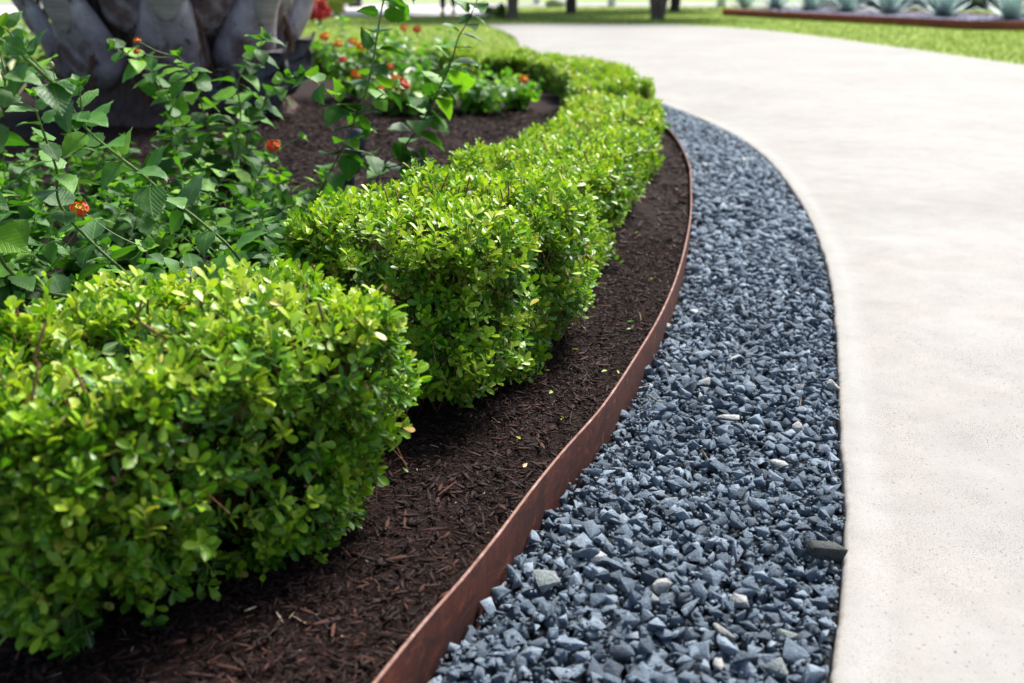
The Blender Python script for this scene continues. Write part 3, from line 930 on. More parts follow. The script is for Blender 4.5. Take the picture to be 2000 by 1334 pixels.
def bush_arrays(seed, hw, hl, h, n_s, leaf, inner=0.45, bare=()):
    rr = rng_(seed); hw += 0.010; hl -= 0.012
    P, N = bush_surface(rr, n_s, hw, hl, h)
    P = P-N*(rr.random(n_s)**1.6*0.05)[:, None]+N*(rr.uniform(0.008, 0.026, n_s)*(rr.random(n_s) < 0.20))[:, None]
    # uneven cover: thinner low down, thicker on top
    u = P[:, 2]/h
    cover = np.clip(0.62+0.5*u, 0, 1)
    cl = np.array([noise.noise(Vector(p*14)+Vector((seed, 0, 0))) for p in P])
    cover = cover*np.clip(0.84+1.9*cl, 0.06, 1.0)
    m = (rr.random(n_s) < cover) & (P[:, 2] > 0.012)
    P, N = P[m], N[m]; n = len(P)
    D = N*0.75+np.array([0, 0, 0.62])+rr.normal(0, 0.36, (n, 3))
    L = rr.uniform(0.035, 0.07, n)
    sprig_tone = np.clip(0.56+0.14*N[:, 2]+rr.normal(0, 0.15, n)+0.14*cl[m], 0.08, 0.88)  # lighter where the sprig faces up, plus random and clump variation
    a1 = sprigs(rr, P, D, L, 5, leaf, sprig_tone[:, None].repeat(1, 1)[:, 0])
    # older inner growth, shade of the interior painted into its dark tone
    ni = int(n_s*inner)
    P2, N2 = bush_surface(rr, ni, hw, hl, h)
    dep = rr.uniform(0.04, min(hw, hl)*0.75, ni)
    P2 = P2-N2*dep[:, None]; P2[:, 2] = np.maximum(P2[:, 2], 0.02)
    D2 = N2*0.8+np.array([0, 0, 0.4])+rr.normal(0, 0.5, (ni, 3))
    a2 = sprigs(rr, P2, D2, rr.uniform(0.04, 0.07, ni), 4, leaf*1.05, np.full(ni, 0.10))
    tw = (P, nrm(D), L)
    return [np.concatenate([x, y]) for x, y in zip(a1, a2)], tw, len(a1[0])

def twig_mesh(tw, seed, h, hw, hl, step=1, rad=0.0009):
    rr = rng_(seed)
    P, D, L = tw
    P, D, L = P[::step], D[::step], L[::step]
    # one thin three sided rod per sprig
    T = []
    a = np.linspace(0, 2*np.pi, 3, endpoint=False)
    V0 = np.array([(0, math.cos(q), math.sin(q)) for q in a]+[(1, 0.6*math.cos(q), 0.6*math.sin(q)) for q in a])
    F0 = np.array([[0, 1, 4, 3], [1, 2, 5, 4], [2, 0, 3, 5]])
    n = len(P)
    LL = L*1.7
    R = frame_from_x(D, np.tile(np.array([[0.2, 0.9, 0.3]]), (n, 1)))
    V, F, _, _ = instance(V0, [F0], None, P-D*LL[:, None], R, np.stack([LL*0.97, np.full(n, rad), np.full(n, rad)], -1))
    parts = [(V, F)]
    # main branches out of the base
    for q in range(22):
        tx, ty = rr.uniform(-0.8, 0.8)*hw, rr.uniform(-0.85, 0.85)*hl
        pts = catmull([(tx*0.25, ty*0.3, 0.0), (tx*0.5+rr.normal(0, 0.01), ty*0.55, h*0.3), (tx*0.85, ty*0.85+rr.normal(0, 0.012), h*0.62), (tx+rr.normal(0, 0.01), ty, h*0.9)], 4)
        parts.append(tube(pts, 0.0055, 0.0015, 5))
    # bare clipped ends standing just proud of the leaves
    for q in range(16):
        tx, ty = rr.uniform(-0.8, 0.8)*hw, rr.uniform(-0.9, 0.9)*hl
        pts = np.array([(tx*0.9, ty*0.9, h*0.8), (tx+rr.normal(0, 0.006), ty+rr.normal(0, 0.006), h*0.93), (tx+rr.normal(0, 0.01), ty+rr.normal(0, 0.01), h+rr.uniform(0.0, 0.016))])
        parts.append(tube(pts, 0.0024, 0.0019, 5))
    V, Fs = merge(parts)
    return build_mesh('boxwood_twigs', V, Fs, M_twig)

leaf_lib = {}
def leaf_variant(k):
    if k not in leaf_lib:
        tone = 0.12+0.8*(k % 10)/9
        V = BLV.copy(); V[:, 2] *= (0.4, 1.6, -0.5)[k // 10]
        leaf_lib[k] = build_mesh('boxwood_leaf', V, BLF, M_box, tone=np.full(len(BLV), min(tone, 0.93)), uvp=BLU)
    return leaf_lib[k]

NEAR_BUSH = [ # x, y, rot(deg of long axis from +X), half width, half length, height, sprigs, leaf, seed, label
 (-0.510, 1.375, 45, 0.215, 0.345, 0.400, 3200, 0.0220, 1, 'nearest clipped boxwood bush, out of focus, filling the lower left corner'),
 (-0.140, 2.165, 65, 0.245, 0.395, 0.410, 3600, 0.0203, 2, 'second clipped boxwood bush from the camera, sharply focused beside the nearest one'),
 (0.080, 2.95, 69, 0.215, 0.345, 0.362, 3000, 0.0203, 3, 'third clipped boxwood bush from the camera, behind the sharply focused one'),
 (0.240, 3.70, 74, 0.225, 0.355, 0.305, 2600, 0.0208, 4, 'fourth clipped boxwood bush along the curve, left of where the mulch strip is widest'),
]
def world_bush(x, y, rz):
    return Matrix.Translation((x, y, float(mulch_z(x, y))-0.012)) @ Matrix.Rotation(RAD(rz-90), 4, 'Z')
for (x, y, rz, hw, hl, h, ns, leaf, seed, lab) in NEAR_BUSH:
    M = world_bush(x, y, rz)
    root = empty('boxwood_bush', M.translation, RAD(rz-90))
    tag(root, lab, 'bush', 'clipped boxwood bushes of the curving hedge')
    (pos, R, S, T), tw, n_out = bush_arrays(seed, hw, hl, h, ns, leaf, inner=0.26)
    link('twig_growth', twig_mesh(tw, seed, h, hw, hl), root)['kind'] = 'stuff'
    # the leaves that show largest: outer, facing the camera, close
    Wp = pos @ np.array(M.to_3x3()).T+np.array(M.translation)
    camv = np.array([0, 0, 0.9])-Wp
    dist = np.linalg.norm(camv, axis=1)
    Nw = R[:, :, 2] @ np.array(M.to_3x3()).T
    face = np.abs((Nw*nrm(camv)).sum(1))
    ctr = np.array([x, y, h*0.4]); outw = ((Wp-ctr)*nrm(camv)).sum(1)
    px = 1000+1944*Wp[:, 0]/(Wp[:, 1]*0.938+(0.9-Wp[:, 2])*0.346)
    score = S[:, 0]*face/dist+0.05*outw
    score[n_out:] = -9; score[(px < 0)] = -9
    ch = np.argsort(-score)[:900]
    ch = rng_(seed).choice(ch, 300, replace=False)
    for c in ch:
        k = int(np.clip(round((T[c]-0.12)/0.8*9), 0, 9))+10*(int(c) % 3)
        MM = Matrix.Translation(pos[c].tolist()) @ Matrix(R[c].tolist()).to_4x4() @ Matrix.Diagonal((S[c, 0], S[c, 1], S[c, 0], 1))
        link('leaf', leaf_variant(k), root, mat=MM)
    kp = np.ones(len(pos), bool); kp[ch] = False
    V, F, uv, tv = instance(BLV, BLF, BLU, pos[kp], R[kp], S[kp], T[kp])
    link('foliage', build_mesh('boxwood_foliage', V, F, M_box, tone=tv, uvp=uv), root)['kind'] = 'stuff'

# clippings dropped on the mulch
rf = rng_(808); nfl = 16
Yl = 1.1+3.4*rf.random(nfl); Xl = xe(Yl)-rf.uniform(0.02, 0.30, nfl)
V, F, uv, tv = instance(BLV, BLF, BLU, np.stack([Xl, Yl, mulch_z(Xl, Yl)+0.010], -1), rand_rot(rf, nfl) if False else frame_from_x(np.c_[rf.normal(size=(nfl, 2)), rf.normal(0, 0.2, nfl)], np.c_[rf.normal(0, 0.4, (nfl, 2)), np.ones(nfl)]), rf.uniform(0.010, 0.019, nfl), rf.choice([0.45, 0.7, 0.93, 0.97, 1.0], nfl))
tag(link('fallen_leaves', build_mesh('fallen_leaves', V, F, M_box, tone=tv, uvp=uv)), 'small clipped boxwood leaves fallen on the dark mulch', 'leaf litter', kind='stuff')
FAR = [(0.40, 4.44, 77, 'fifth clipped boxwood bush along the curve, where the gravel strip begins to narrow'),
       (0.515, 5.19, 82, 'sixth clipped boxwood bush, forming the right shoulder of the hedge'),
       (0.57, 5.95, 88, 'seventh clipped boxwood bush, just beyond the right shoulder of the hedge'),
       (0.575, 6.70, 91, 'eighth clipped boxwood bush, blurred, to the right of the far mulch'),
       (0.54, 7.45, 96, 'ninth clipped boxwood bush, blurred, next to the hedge corner'),
       (0.44, 8.18, 104, 'tenth clipped boxwood bush, blurred, against the white drive at the far corner'),
       (0.08, 8.66, 160, 'blurred boxwood bush at the far turn of the hedge, behind the orange lantana flower'),
       (-0.64, 8.80, 176, 'blurred boxwood bush in the far row behind the tall right lantana stem'),
       (-1.38, 8.84, 180, 'blurred boxwood bush in the far row right of the palm'),
       (-2.12, 8.86, 180, 'blurred boxwood bush in the far row partly behind the palm trunk'),
       (-2.86, 8.84, 182, 'blurred boxwood bush in the far row left of the palm trunk'),
       (-3.60, 8.80, 184, 'leftmost blurred boxwood bush of the far hedge row')]
protos = []
for q in range(3):
    hw, hl, h = 0.225, 0.352, 0.27
    (pos, R, S, T), tw, n_out = bush_arrays(60+q, hw, hl, h, 2300, 0.0225, inner=0.35)
    V, F, uv, tv = instance(BSV, BSF, BSU, pos, R, S*np.array([1.08, 1.15, 1.0]), np.clip(T+0.05, 0, 1))
    protos.append((build_mesh('boxwood_foliage', V, F, M_box, tone=tv, uvp=uv), twig_mesh(tw, 80+q, h, hw, hl, 3, 0.0012)))
for k, (x, y, rz, lab) in enumerate(FAR):
    M = world_bush(x, y, rz)
    root = empty('boxwood_bush', M.translation, RAD(rz-90)+(math.pi if k % 2 else 0))
    root.scale = (rng_(k+5).uniform(0.93, 1.04), rng_(k+6).uniform(0.92, 1.0), rng_(k+7).uniform(0.9, 1.1))
    tag(root, lab, 'bush', 'clipped boxwood bushes of the curving hedge')
    fm, tm = protos[k % 3]
    link('foliage', fm, root)['kind'] = 'stuff'
    link('twig_growth', tm, root)['kind'] = 'stuff'

# ---------------------------------------------------------------- lantana
def lantana_leaf(seed):
    rr = rng_(seed)
    rows = 10; V, UV = [(0, 0, 0), (0.10, 0, -0.0)], [(0, 0), (0.0, 0)]
    fold = rr.uniform(0.10, 0.28); droop = rr.uniform(0.10, 0.42); side = rr.normal(0, 0.05); tw = rr.normal(0, 0.22)
    wid = rr.uniform(0.36, 0.42)
    grid = []
    for i in range(rows+1):
        t = i/rows
        w = wid*(math.sin(math.pi*min(t**0.72, 1))**0.8)*(1-0.25*t)+0.0001
        if i == rows: w = 0.001
        if 0 < i < rows: w *= 1.07 if i % 2 else 0.955
        row = []
        for v in (-1, -0.5, 0, 0.5, 1):
            x = 0.12+0.88*t-(0.022 if (abs(v) == 1 and i % 2) else 0)
            y = v*w
            z = fold*abs(y)*1.0-droop*t*t*0.9+0.012*math.sin(t*16+abs(v)*2)*abs(v)
            z += y*tw*t
            row.append(len(V)); V.append((x, y+side*t*t, z)); UV.append((t, v*w*1.4))
        grid.append(row)
    F = []
    for i in range(rows):
        for j in range(4):
            F.append([grid[i][j], grid[i+1][j], grid[i+1][j+1], grid[i][j+1]])
    # petiole
    s = len(V)
    for x in (0.0, 0.13):
        for q in range(3):
            a = q*2.094; V.append((x, 0.012*math.cos(a), 0.012*math.sin(a)-0.004)); UV.append((0, 0))
    for q in range(3):
        l = (q+1) % 3
        F.append([s+q, s+l, s+3+l, s+3+q])
    return np.array(V, float), [np.array(F)], np.array(UV, float)
LLEAF = [lantana_leaf(500+k) for k in range(9)]
def leafset(mat):
    return [build_mesh('lantana_leaf', V, F, mat, uvp=U) for V, F, U in LLEAF]
LM = {'near': leafset(M_lan), 'bg': leafset(M_lan_bg), 'old': leafset(M_lan_old)}

def bud_mesh():
    P = catmull([(0, 0, 0), (0.02, 0, 0.5), (0.0, 0, 1.0)], 3)
    V1, F1 = tube(P, 0.022, 0.03, 4)
    P2 = np.array([(0, 0, 0.96), (0, 0, 1.02), (0, 0, 1.13), (0, 0, 1.24), (0, 0, 1.28)])
    V2, F2 = tube(P2, np.array([0.03, 0.10, 0.125, 0.08, 0.01]), 0, 6)
    V, Fs = merge([(V1, F1), (V2, F2)])
    n1 = len(F1); mi = [0]*n1+[1]*len(F2)
    return build_mesh('bud', V, Fs, [M_stem, M_bud], mat_idx=mi)
BUD = bud_mesh()

def flower_mesh(seed, mode):
    rr = rng_(seed)
    Vs, Fs, T, off = [], [], [], 0
    nf = 24
    for q in range(nf):
        t = (q+0.5)/nf
        th = math.acos(1-1.15*t); ph = q*2.39996
        n = np.array([math.sin(th)*math.cos(ph), math.sin(th)*math.sin(ph), math.cos(th)])
        c = n*np.array([0.44, 0.44, 0.22])+rr.normal(0, 0.018, 3)
        R = frame_from_x(nrm(np.array([[n[1]+0.1, -n[0], 0.2]])), n[None])[0]
        R = np.stack([R[:, 0], R[:, 1], R[:, 2]], -1)
        V = [(0, 0, 0.0)]
        for a in range(10):
            rad = 0.20 if a % 2 == 0 else 0.12
            aa = a*math.pi/5+rr.uniform(0, 0.2)
            V.append((rad*math.cos(aa), rad*math.sin(aa), 0.03+0.03*rr.random()))
        V = np.array(V) @ R.T+c
        F = np.array([[0, 1+a, 1+(a+1) % 10] for a in range(10)])
        Vs.append(V); Fs.append(F+off); off += len(V)
        base = {'mix': 0.95-1.0*t if rr.random() < 0.35 else (0.15 if rr.random() < 0.5 else 0.68), 'red': 0.1+0.25*rr.random(), 'orange': 0.55+0.35*rr.random()}[mode]
        T += [min(1, base+0.2)]+[base]*10
    Vc, Fc = tube(np.array([(0, 0, -1.0), (0.02, 0, -0.5), (0, 0, 0.05)]), 0.035, 0.05, 4)
    nf0 = sum(len(f) for f in Fs)
    Vs.append(Vc); Fs.append(Fc+off); T += [0.5]*len(Vc)
    return build_mesh('flower_head', np.vstack(Vs), Fs, [M_flower, M_stem], tone=T, smooth=False, mat_idx=[0]*nf0+[1]*len(Fc))
FLM = {m: [flower_mesh(40+i, m) for i in range(2)] for m in ('mix', 'red', 'orange')}

def put_leaf(root, rl, lib, p, d, up, size, rr):
    R = frame_from_x(np.array([d]), np.array([up]))[0]
    MM = Matrix.Translation((p-rl).tolist()) @ Matrix(R.tolist()).to_4x4() @ Matrix.Diagonal((size, size*rr.uniform(0.9, 1.12), size, 1))
    return link('leaf', lib[int(rr.integers(len(lib)))], root, mat=MM)

def lantana(label, base, stems, leaf, seed, lib='near', spacing=0.045, r0=0.0035, start=0.25, woody=0.35, flowers=(), budp=0.55, group='lantana plants in the mulch bed', name='lantana_plant', maxleaf=225, grow=1.0, oldp=0.0, smat=None):
    rr = rng_(seed)
    rl = np.array(base, float)
    root = empty(name, tuple(base)); tag(root, label, 'plant', group)
    cnt = 0
    tips = []
    for si, st in enumerate(stems):
        P = catmull(st, 6)
        seg = np.linalg.norm(np.diff(P, axis=0), axis=1); s = np.r_[0, np.cumsum(seg)]; L = s[-1]
        rb = r0*(0.65+0.35*min(1, L/0.4))
        V, F = tube(P-rl, rb, rb*0.35, 6, 0.12, rr)
        mt = smat or (M_wstem if (si == 0 and woody > 0.5) else M_stem)
        link('stem', build_mesh('stem', V, [F], mt), root)
        T = nrm(np.gradient(P, axis=0))
        d0 = start*L if (st[0][2] < 0.25) else 0.02
        x = d0+rr.uniform(0, 0.02); k = 0; ang = rr.uniform(0, 3.14)
        while x < L-0.004 and cnt < maxleaf:
            p = np.array([np.interp(x, s, P[:, c]) for c in range(3)]); t = nrm(np.array([np.interp(x, s, T[:, c]) for c in range(3)]))
            u = nrm(np.cross(t, [0.2, 0.1, 0.97]) if abs(t[2]) < 0.95 else np.cross(t, [1, 0.2, 0])); w = np.cross(t, u)
            frac = x/L
            for sd_ in (0, math.pi):
                if rr.random() < 0.04: continue
                th = ang+k*math.pi/2+sd_+rr.normal(0, 0.2)
                e = math.cos(th)*u+math.sin(th)*w
                d = nrm(e*1.0+t*0.30+np.array([0, 0, -0.42+0.45*frac])+rr.normal(0, 0.18, 3))
                up = nrm(np.array([0, -0.0, 0.75])+e*0.55+t*0.3+rr.normal(0, 0.25, 3))
                size = leaf*(1.08-0.40*frac**3)*rr.uniform(0.72, 1.15)*grow
                lb = LM['old'] if rr.random() < oldp else LM[lib]
                put_leaf(root, rl, lb, p, d, up, size, rr); cnt += 1
            if rr.random() < budp*0.35 and frac > 0.4:
                dd = nrm(t+rr.normal(0, 0.5, 3)+np.array([0, 0, 0.6]))
                Rb = Vector(dd).to_track_quat('Z', 'Y').to_matrix().to_4x4()
                link('bud', BUD, root, mat=Matrix.Translation((p-rl).tolist()) @ Rb @ Matrix.Scale(rr.uniform(0.022, 0.034), 4))
            x += spacing*(1.12-0.6*frac)*rr.uniform(0.8, 1.2); k += 1
        # growing tip: small upright leaves
        p, t = P[-1], T[-1]
        for q in range(4):
            th = q*math.pi/2+ang
            u = nrm(np.cross(t, [0.3, 0.9, 0.1])); w = np.cross(t, u)
            d = nrm((math.cos(th)*u+math.sin(th)*w)*0.7+t*0.9)
            put_leaf(root, rl, LM[lib], p, d, nrm(t+rr.normal(0, 0.2, 3)), leaf*rr.uniform(0.28, 0.45), rr)
        tips.append(p)
    for (fx, fy, fz, sz, mode) in flowers:
        fp = np.array([fx, fy, fz])
        # a peduncle from the nearest stem tip
        tp = min(tips, key=lambda q: np.linalg.norm(q-fp))
        if np.linalg.norm(tp-fp) > 0.03:
            mid = (tp+fp)/2+np.array([0, 0, -0.01])
            V, F = tube(catmull([tp-rl, mid-rl, fp-rl], 4), 0.0014, 0.001, 5)
            link('stem', build_mesh('stem', V, [F], M_stem), root)
        Rb = Matrix.Rotation(rr.uniform(0, 6), 4, 'Z')
        tl = Matrix.Rotation(0.55, 4, 'X')
        link('flower_head', FLM[mode][int(rr.integers(2))], root, mat=Matrix.Translation((fp-rl).tolist()) @ tl @ Rb @ Matrix.Scale(sz, 4))
    return root

def bushy(base, n, h, sp, seed, h0=0.55):
    rr = rng_(seed); st = []
    b = np.array(base, float)
    for k in range(n):
        a = k*2.4+rr.normal(0, 0.3); rad = sp*math.sqrt((k+0.6)/n)*rr.uniform(0.8, 1.15)
        top = b+np.array([math.cos(a)*rad, math.sin(a)*rad, h*rr.uniform(h0, 1.0)*(1-0.25*(rad/sp)**2)])
        m1 = b*0.7+top*0.3+np.array([0, 0, 0.02])+rr.normal(0, 0.01, 3)
        m2 = b*0.3+top*0.7+np.array([0, 0, 0.015])+rr.normal(0, 0.015, 3)
        top[2] -= 0.0
        st.append([tuple(b), tuple(m1), tuple(m2), tuple(top)])
    return st

FORE = [
    [ (-0.524, 1.95, 0.3), (-0.558, 1.93, 0.381), (-0.599, 1.9, 0.441), (-0.649, 1.86, 0.505), (-0.678, 1.8, 0.565), (-0.695, 1.75, 0.605), (-0.719, 1.7, 0.657), (-0.733, 1.66, 0.72), (-0.755, 1.62, 0.779), (-0.778, 1.6, 0.823) ],
    [ (-0.719, 1.7, 0.657), (-0.717, 1.69, 0.688), (-0.711, 1.68, 0.726) ],
    [ (-0.733, 1.66, 0.72), (-0.743, 1.62, 0.756), (-0.755, 1.56, 0.799), (-0.77, 1.52, 0.823) ],
    [ (-1.016, 1.7, 0.415), (-0.901, 1.65, 0.597), (-0.828, 1.6, 0.679), (-0.784, 1.58, 0.737), (-0.772, 1.56, 0.791) ],
    [ (-0.866, 1.9, 0.461), (-0.848, 1.85, 0.56), (-0.843, 1.8, 0.661), (-0.842, 1.8, 0.696) ],
]
MID = [
    [ (-1.001, 3.4, 0.078), (-1.054, 3.38, 0.279), (-1.089, 3.35, 0.421), (-1.112, 3.3, 0.526), (-1.156, 3.25, 0.627), (-1.227, 3.2, 0.685) ],
    [ (-1.001, 3.4, 0.078), (-0.964, 3.4, 0.275), (-0.907, 3.38, 0.45), (-0.899, 3.36, 0.569), (-0.825, 3.33, 0.66), (-0.789, 3.3, 0.709) ],
    [ (-1.001, 3.4, 0.078), (-1.049, 3.4, 0.293), (-1.13, 3.4, 0.431), (-1.188, 3.4, 0.581), (-1.231, 3.4, 0.647) ],
    [ (-1.001, 3.4, 0.078), (-0.942, 3.45, 0.266), (-0.894, 3.45, 0.407), (-0.794, 3.4, 0.532), (-0.747, 3.4, 0.581) ],
    [ (-1.001, 3.4, 0.078), (-0.981, 3.3, 0.345), (-0.987, 3.25, 0.468), (-0.992, 3.2, 0.585), (-1.031, 3.2, 0.662) ],
    [ (-1.001, 3.4, 0.078), (-1.024, 3.3, 0.26), (-1.061, 3.2, 0.41), (-1.086, 3.2, 0.474) ],
    [ (-1.001, 3.4, 0.078), (-0.827, 3.2, 0.279), (-0.789, 3.2, 0.345), (-0.762, 3.2, 0.374) ],
]
SLIM = [
    [ (-0.628, 3.0, 0.207), (-0.558, 3.0, 0.326), (-0.51, 3.0, 0.41), (-0.468, 3.0, 0.501), (-0.517, 2.98, 0.555), (-0.558, 2.95, 0.602), (-0.592, 2.93, 0.628) ],
    [ (-0.468, 3.0, 0.501), (-0.429, 3.0, 0.575), (-0.405, 3.0, 0.662), (-0.386, 3.0, 0.748), (-0.365, 3.0, 0.832), (-0.334, 3.0, 0.886) ],
    [ (-0.51, 3.0, 0.41), (-0.438, 3.05, 0.387), (-0.4, 3.05, 0.355) ],
    [ (-0.468, 3.0, 0.501), (-0.392, 3.0, 0.56), (-0.346, 3.0, 0.59) ],
    [ (-0.365, 3.0, 0.832), (-0.327, 3.0, 0.859), (-0.291, 3.0, 0.848) ],
]
TALL = [
    [ (-0.427, 3.25, 0.303), (-0.349, 3.25, 0.378), (-0.287, 3.25, 0.455), (-0.244, 3.23, 0.534), (-0.194, 3.2, 0.631), (-0.166, 3.2, 0.715), (-0.138, 3.2, 0.76), (-0.109, 3.2, 0.82), (-0.085, 3.2, 0.885) ],
    [ (-0.287, 3.25, 0.455), (-0.232, 3.3, 0.543), (-0.165, 3.3, 0.591) ],
    [ (-0.194, 3.2, 0.631), (-0.151, 3.2, 0.623), (-0.119, 3.2, 0.631) ],
    [ (-0.427, 3.25, 0.303), (-0.346, 3.2, 0.329), (-0.296, 3.2, 0.353) ],
]

G1 = 'lantana plants in the mulch bed'
lantana('tall leaning lantana at the far left, nearest the camera, with large spotted leaves', (-0.56, 2.02, 0.085),
        [[(-0.56, 2.02, 0.085), (-0.53, 1.97, 0.20)]+FORE[0]]+[FORE[1], FORE[2]]+[[(-0.56, 2.02, 0.085), (-0.78, 1.95, 0.25), (-0.93, 1.8, 0.36)]+FORE[3][1:]]+[[(-0.56, 2.02, 0.085), (-0.75, 1.97, 0.28)]+FORE[4]],
        0.076, 201, spacing=0.060, r0=0.0042, start=0.18, oldp=0.35, grow=1.0, budp=0.7)
LB = [(-1.38, 2.02, 10, 0.34, 0.26, 'lantana cut off by the left edge just above the nearest boxwood', []),
      (-1.08, 2.52, 11, 0.32, 0.26, 'dark lantana filling the gap between the flowering one and the mid height one', []),
      (-1.35, 3.35, 10, 0.30, 0.28, 'low lantana in deep shade at the left foot of the palm', []),
      (-0.80, 2.72, 9, 0.27, 0.24, 'small lantana with upright green buds left of the bare stemmed one', []),
      (-0.82, 2.02, 13, 0.34, 0.26, 'low lantana with an orange and red flower, at the left behind the nearest boxwood', [(-0.852, 1.93, 0.466, 0.036, 'mix')]),
      (-0.62, 2.48, 12, 0.30, 0.24, 'low lantana full of pale buds between the two nearest boxwoods', []),
      (-1.22, 2.30, 13, 0.36, 0.28, 'low lantana at the left edge of the picture, beyond the flowering one', []),
      (-1.00, 2.85, 13, 0.33, 0.28, 'low dense lantana in front of the palm, left of the middle', []),
      (-1.55, 2.95, 12, 0.34, 0.30, 'dense lantana at the left edge in the shade before the palm', []),
      (-0.66, 3.02, 11, 0.27, 0.22, 'short lantana with one red flower on a slim stalk', [(-0.735, 3.08, 0.405, 0.042, 'red')]),
      (-0.98, 1.72, 8, 0.22, 0.22, 'low lantana rooted tight behind the left boxwood', [])]
for k, (x, y, n, h, sp, lab, fl) in enumerate(LB):
    b = (x, y, float(mulch_z(x, y))-0.01)
    lantana(lab, b, bushy(b, n+6, h, sp, 310+k), 0.068, 330+k, spacing=0.038, r0=0.0028, start=0.22, flowers=fl, budp=0.8, group=G1)
lantana('bushy mid height lantana standing directly in front of the palm trunk', (-1.0, 3.4, 0.078), MID+bushy((-1.0, 3.4, 0.09), 9, 0.42, 0.26, 77), 0.092, 402, spacing=0.050, r0=0.0036, start=0.30,
        flowers=[(-1.120, 3.10, 0.715, 0.022, 'mix'), (-1.125, 3.10, 0.683, 0.020, 'red')], budp=0.3, group=G1)
lantana('sparse upright lantana with a yellowish bare stem right of the palm', (-0.68, 3.0, 0.09), [[(-0.68, 3.0, 0.09)]+SLIM[0]]+SLIM[1:]+[[(-0.68, 3.0, 0.09), (-0.60, 2.95, 0.17), (-0.53, 2.9, 0.24)], [(-0.68, 3.0, 0.09), (-0.70, 2.9, 0.2), (-0.66, 2.85, 0.27)]], 0.095, 403, spacing=0.062, r0=0.0042, start=0.42, woody=1.0, budp=0.35, group=G1)
lantana('thin dark stemmed lantana reaching above the top of the picture', (-0.50, 3.27, 0.10), [[(-0.50, 3.27, 0.10)]+TALL[0]]+TALL[1:], 0.095, 404, spacing=0.060, r0=0.0036, start=0.36, budp=0.3, group=G1, smat=M_dstem)
BG = [(-1.05, 6.75, 16, 0.42, 0.36, 'blurred lantana with orange flowers just right of the palm trunk', [(-1.188, 6.9, 0.52, 0.034, 'orange'), (-1.105, 6.9, 0.475, 0.03, 'orange'), (-1.018, 6.95, 0.485, 0.03, 'orange'), (-0.913, 6.6, 0.478, 0.036, 'orange'), (-1.033, 6.6, 0.40, 0.026, 'red'), (-0.930, 6.4, 0.33, 0.032, 'orange')]),
      (-0.62, 6.15, 16, 0.27, 0.36, 'blurred low lantana with dark red flower clusters in the middle of the bed', [(-0.73, 5.95, 0.291, 0.026, 'red'), (-0.589, 5.75, 0.334, 0.046, 'red'), (-0.649, 6.0, 0.343, 0.03, 'orange'), (-0.724, 6.4, 0.375, 0.024, 'red')]),
      (-0.72, 7.25, 14, 0.42, 0.34, 'blurred lantana with two small orange flowers held above the far hedge', [(-0.714, 7.2, 0.555, 0.028, 'orange'), (-0.63, 7.2, 0.548, 0.030, 'red')]),
      (-0.22, 6.45, 13, 0.24, 0.30, 'blurred pale green lantana left of the far mulch patch', []),
      (0.02, 6.75, 9, 0.20, 0.20, 'small blurred lantana with an orange flower beside the far hedge corner', [(0.07, 6.55, 0.285, 0.034, 'orange')]),
      (-3.45, 7.3, 13, 0.40, 0.36, 'blurred lantana with red blooms left of the palm trunk', [(-3.60, 7.3, 0.585, 0.11, 'red'), (-3.44, 7.4, 0.60, 0.10, 'red'), (-3.60, 7.2, 0.45, 0.09, 'red')])]
for k, (x, y, n, h, sp, lab, fl) in enumerate(BG):
    fl = [(a, q-0.3, c+0.01, z*(1.0 if z > 0.08 else 1.9), m) for a, q, c, z, m in fl]
    b = (x, y, float(mulch_z(x, y))-0.01)
    lantana(lab, b, bushy(b, n+3, h*1.25, sp*1.1, 510+k), 0.088, 530+k, lib='bg', spacing=0.044, r0=0.0032, start=0.2, flowers=fl, budp=0.3, group=G1)

# striped strap leaved plants
def strap_leaf(seed):
    rr = rng_(seed); V, UV = [], []
    n = 8; arch = rr.uniform(0.5, 1.0)
    for i in range(n+1):
        t = i/n; w = 0.045*(math.sin(math.pi*(0.12+0.86*t))**0.7)
        x = t*0.75; z = arch*(t*0.95-0.75*t*t)
        for v in (-1, 0, 1):
            V.append((x, v*w, z+abs(v)*0.02)); UV.append((t, v*0.5))
    F = [[3*i+j, 3*i+3+j, 3*i+4+j, 3*i+1+j] for i in range(n) for j in (0, 1)]
    return build_mesh('strap_leaf', np.array(V, float), [np.array(F)], M_strap, uvp=np.array(UV))
SL = [strap_leaf(k) for k in range(5)]
for (x, y, s, lab) in [(-0.72, 6.55, 0.42, 'blurred cream striped strap leaved plant among the red flowers'), (-1.00, 6.95, 0.40, 'blurred cream striped strap leaved plant close beside the palm trunk'), (-3.10, 6.3, 0.62, 'yellow and cream striped strap leaved plant left of the palm')]:
    rr = rng_(int(abs(x*100)))
    root = empty('striped_plant', (x, y, float(mulch_z(x, y))-0.005)); tag(root, lab, 'plant', 'cream striped plants')
    for q in range(17):
        M = Matrix.Rotation(q*2.39996, 4, 'Z') @ Matrix.Rotation(-rr.uniform(0.0, 0.8), 4, 'Y') @ Matrix.Scale(s*rr.uniform(0.75, 1.1), 4)
        link('leaf', SL[q % 5], root, mat=M)

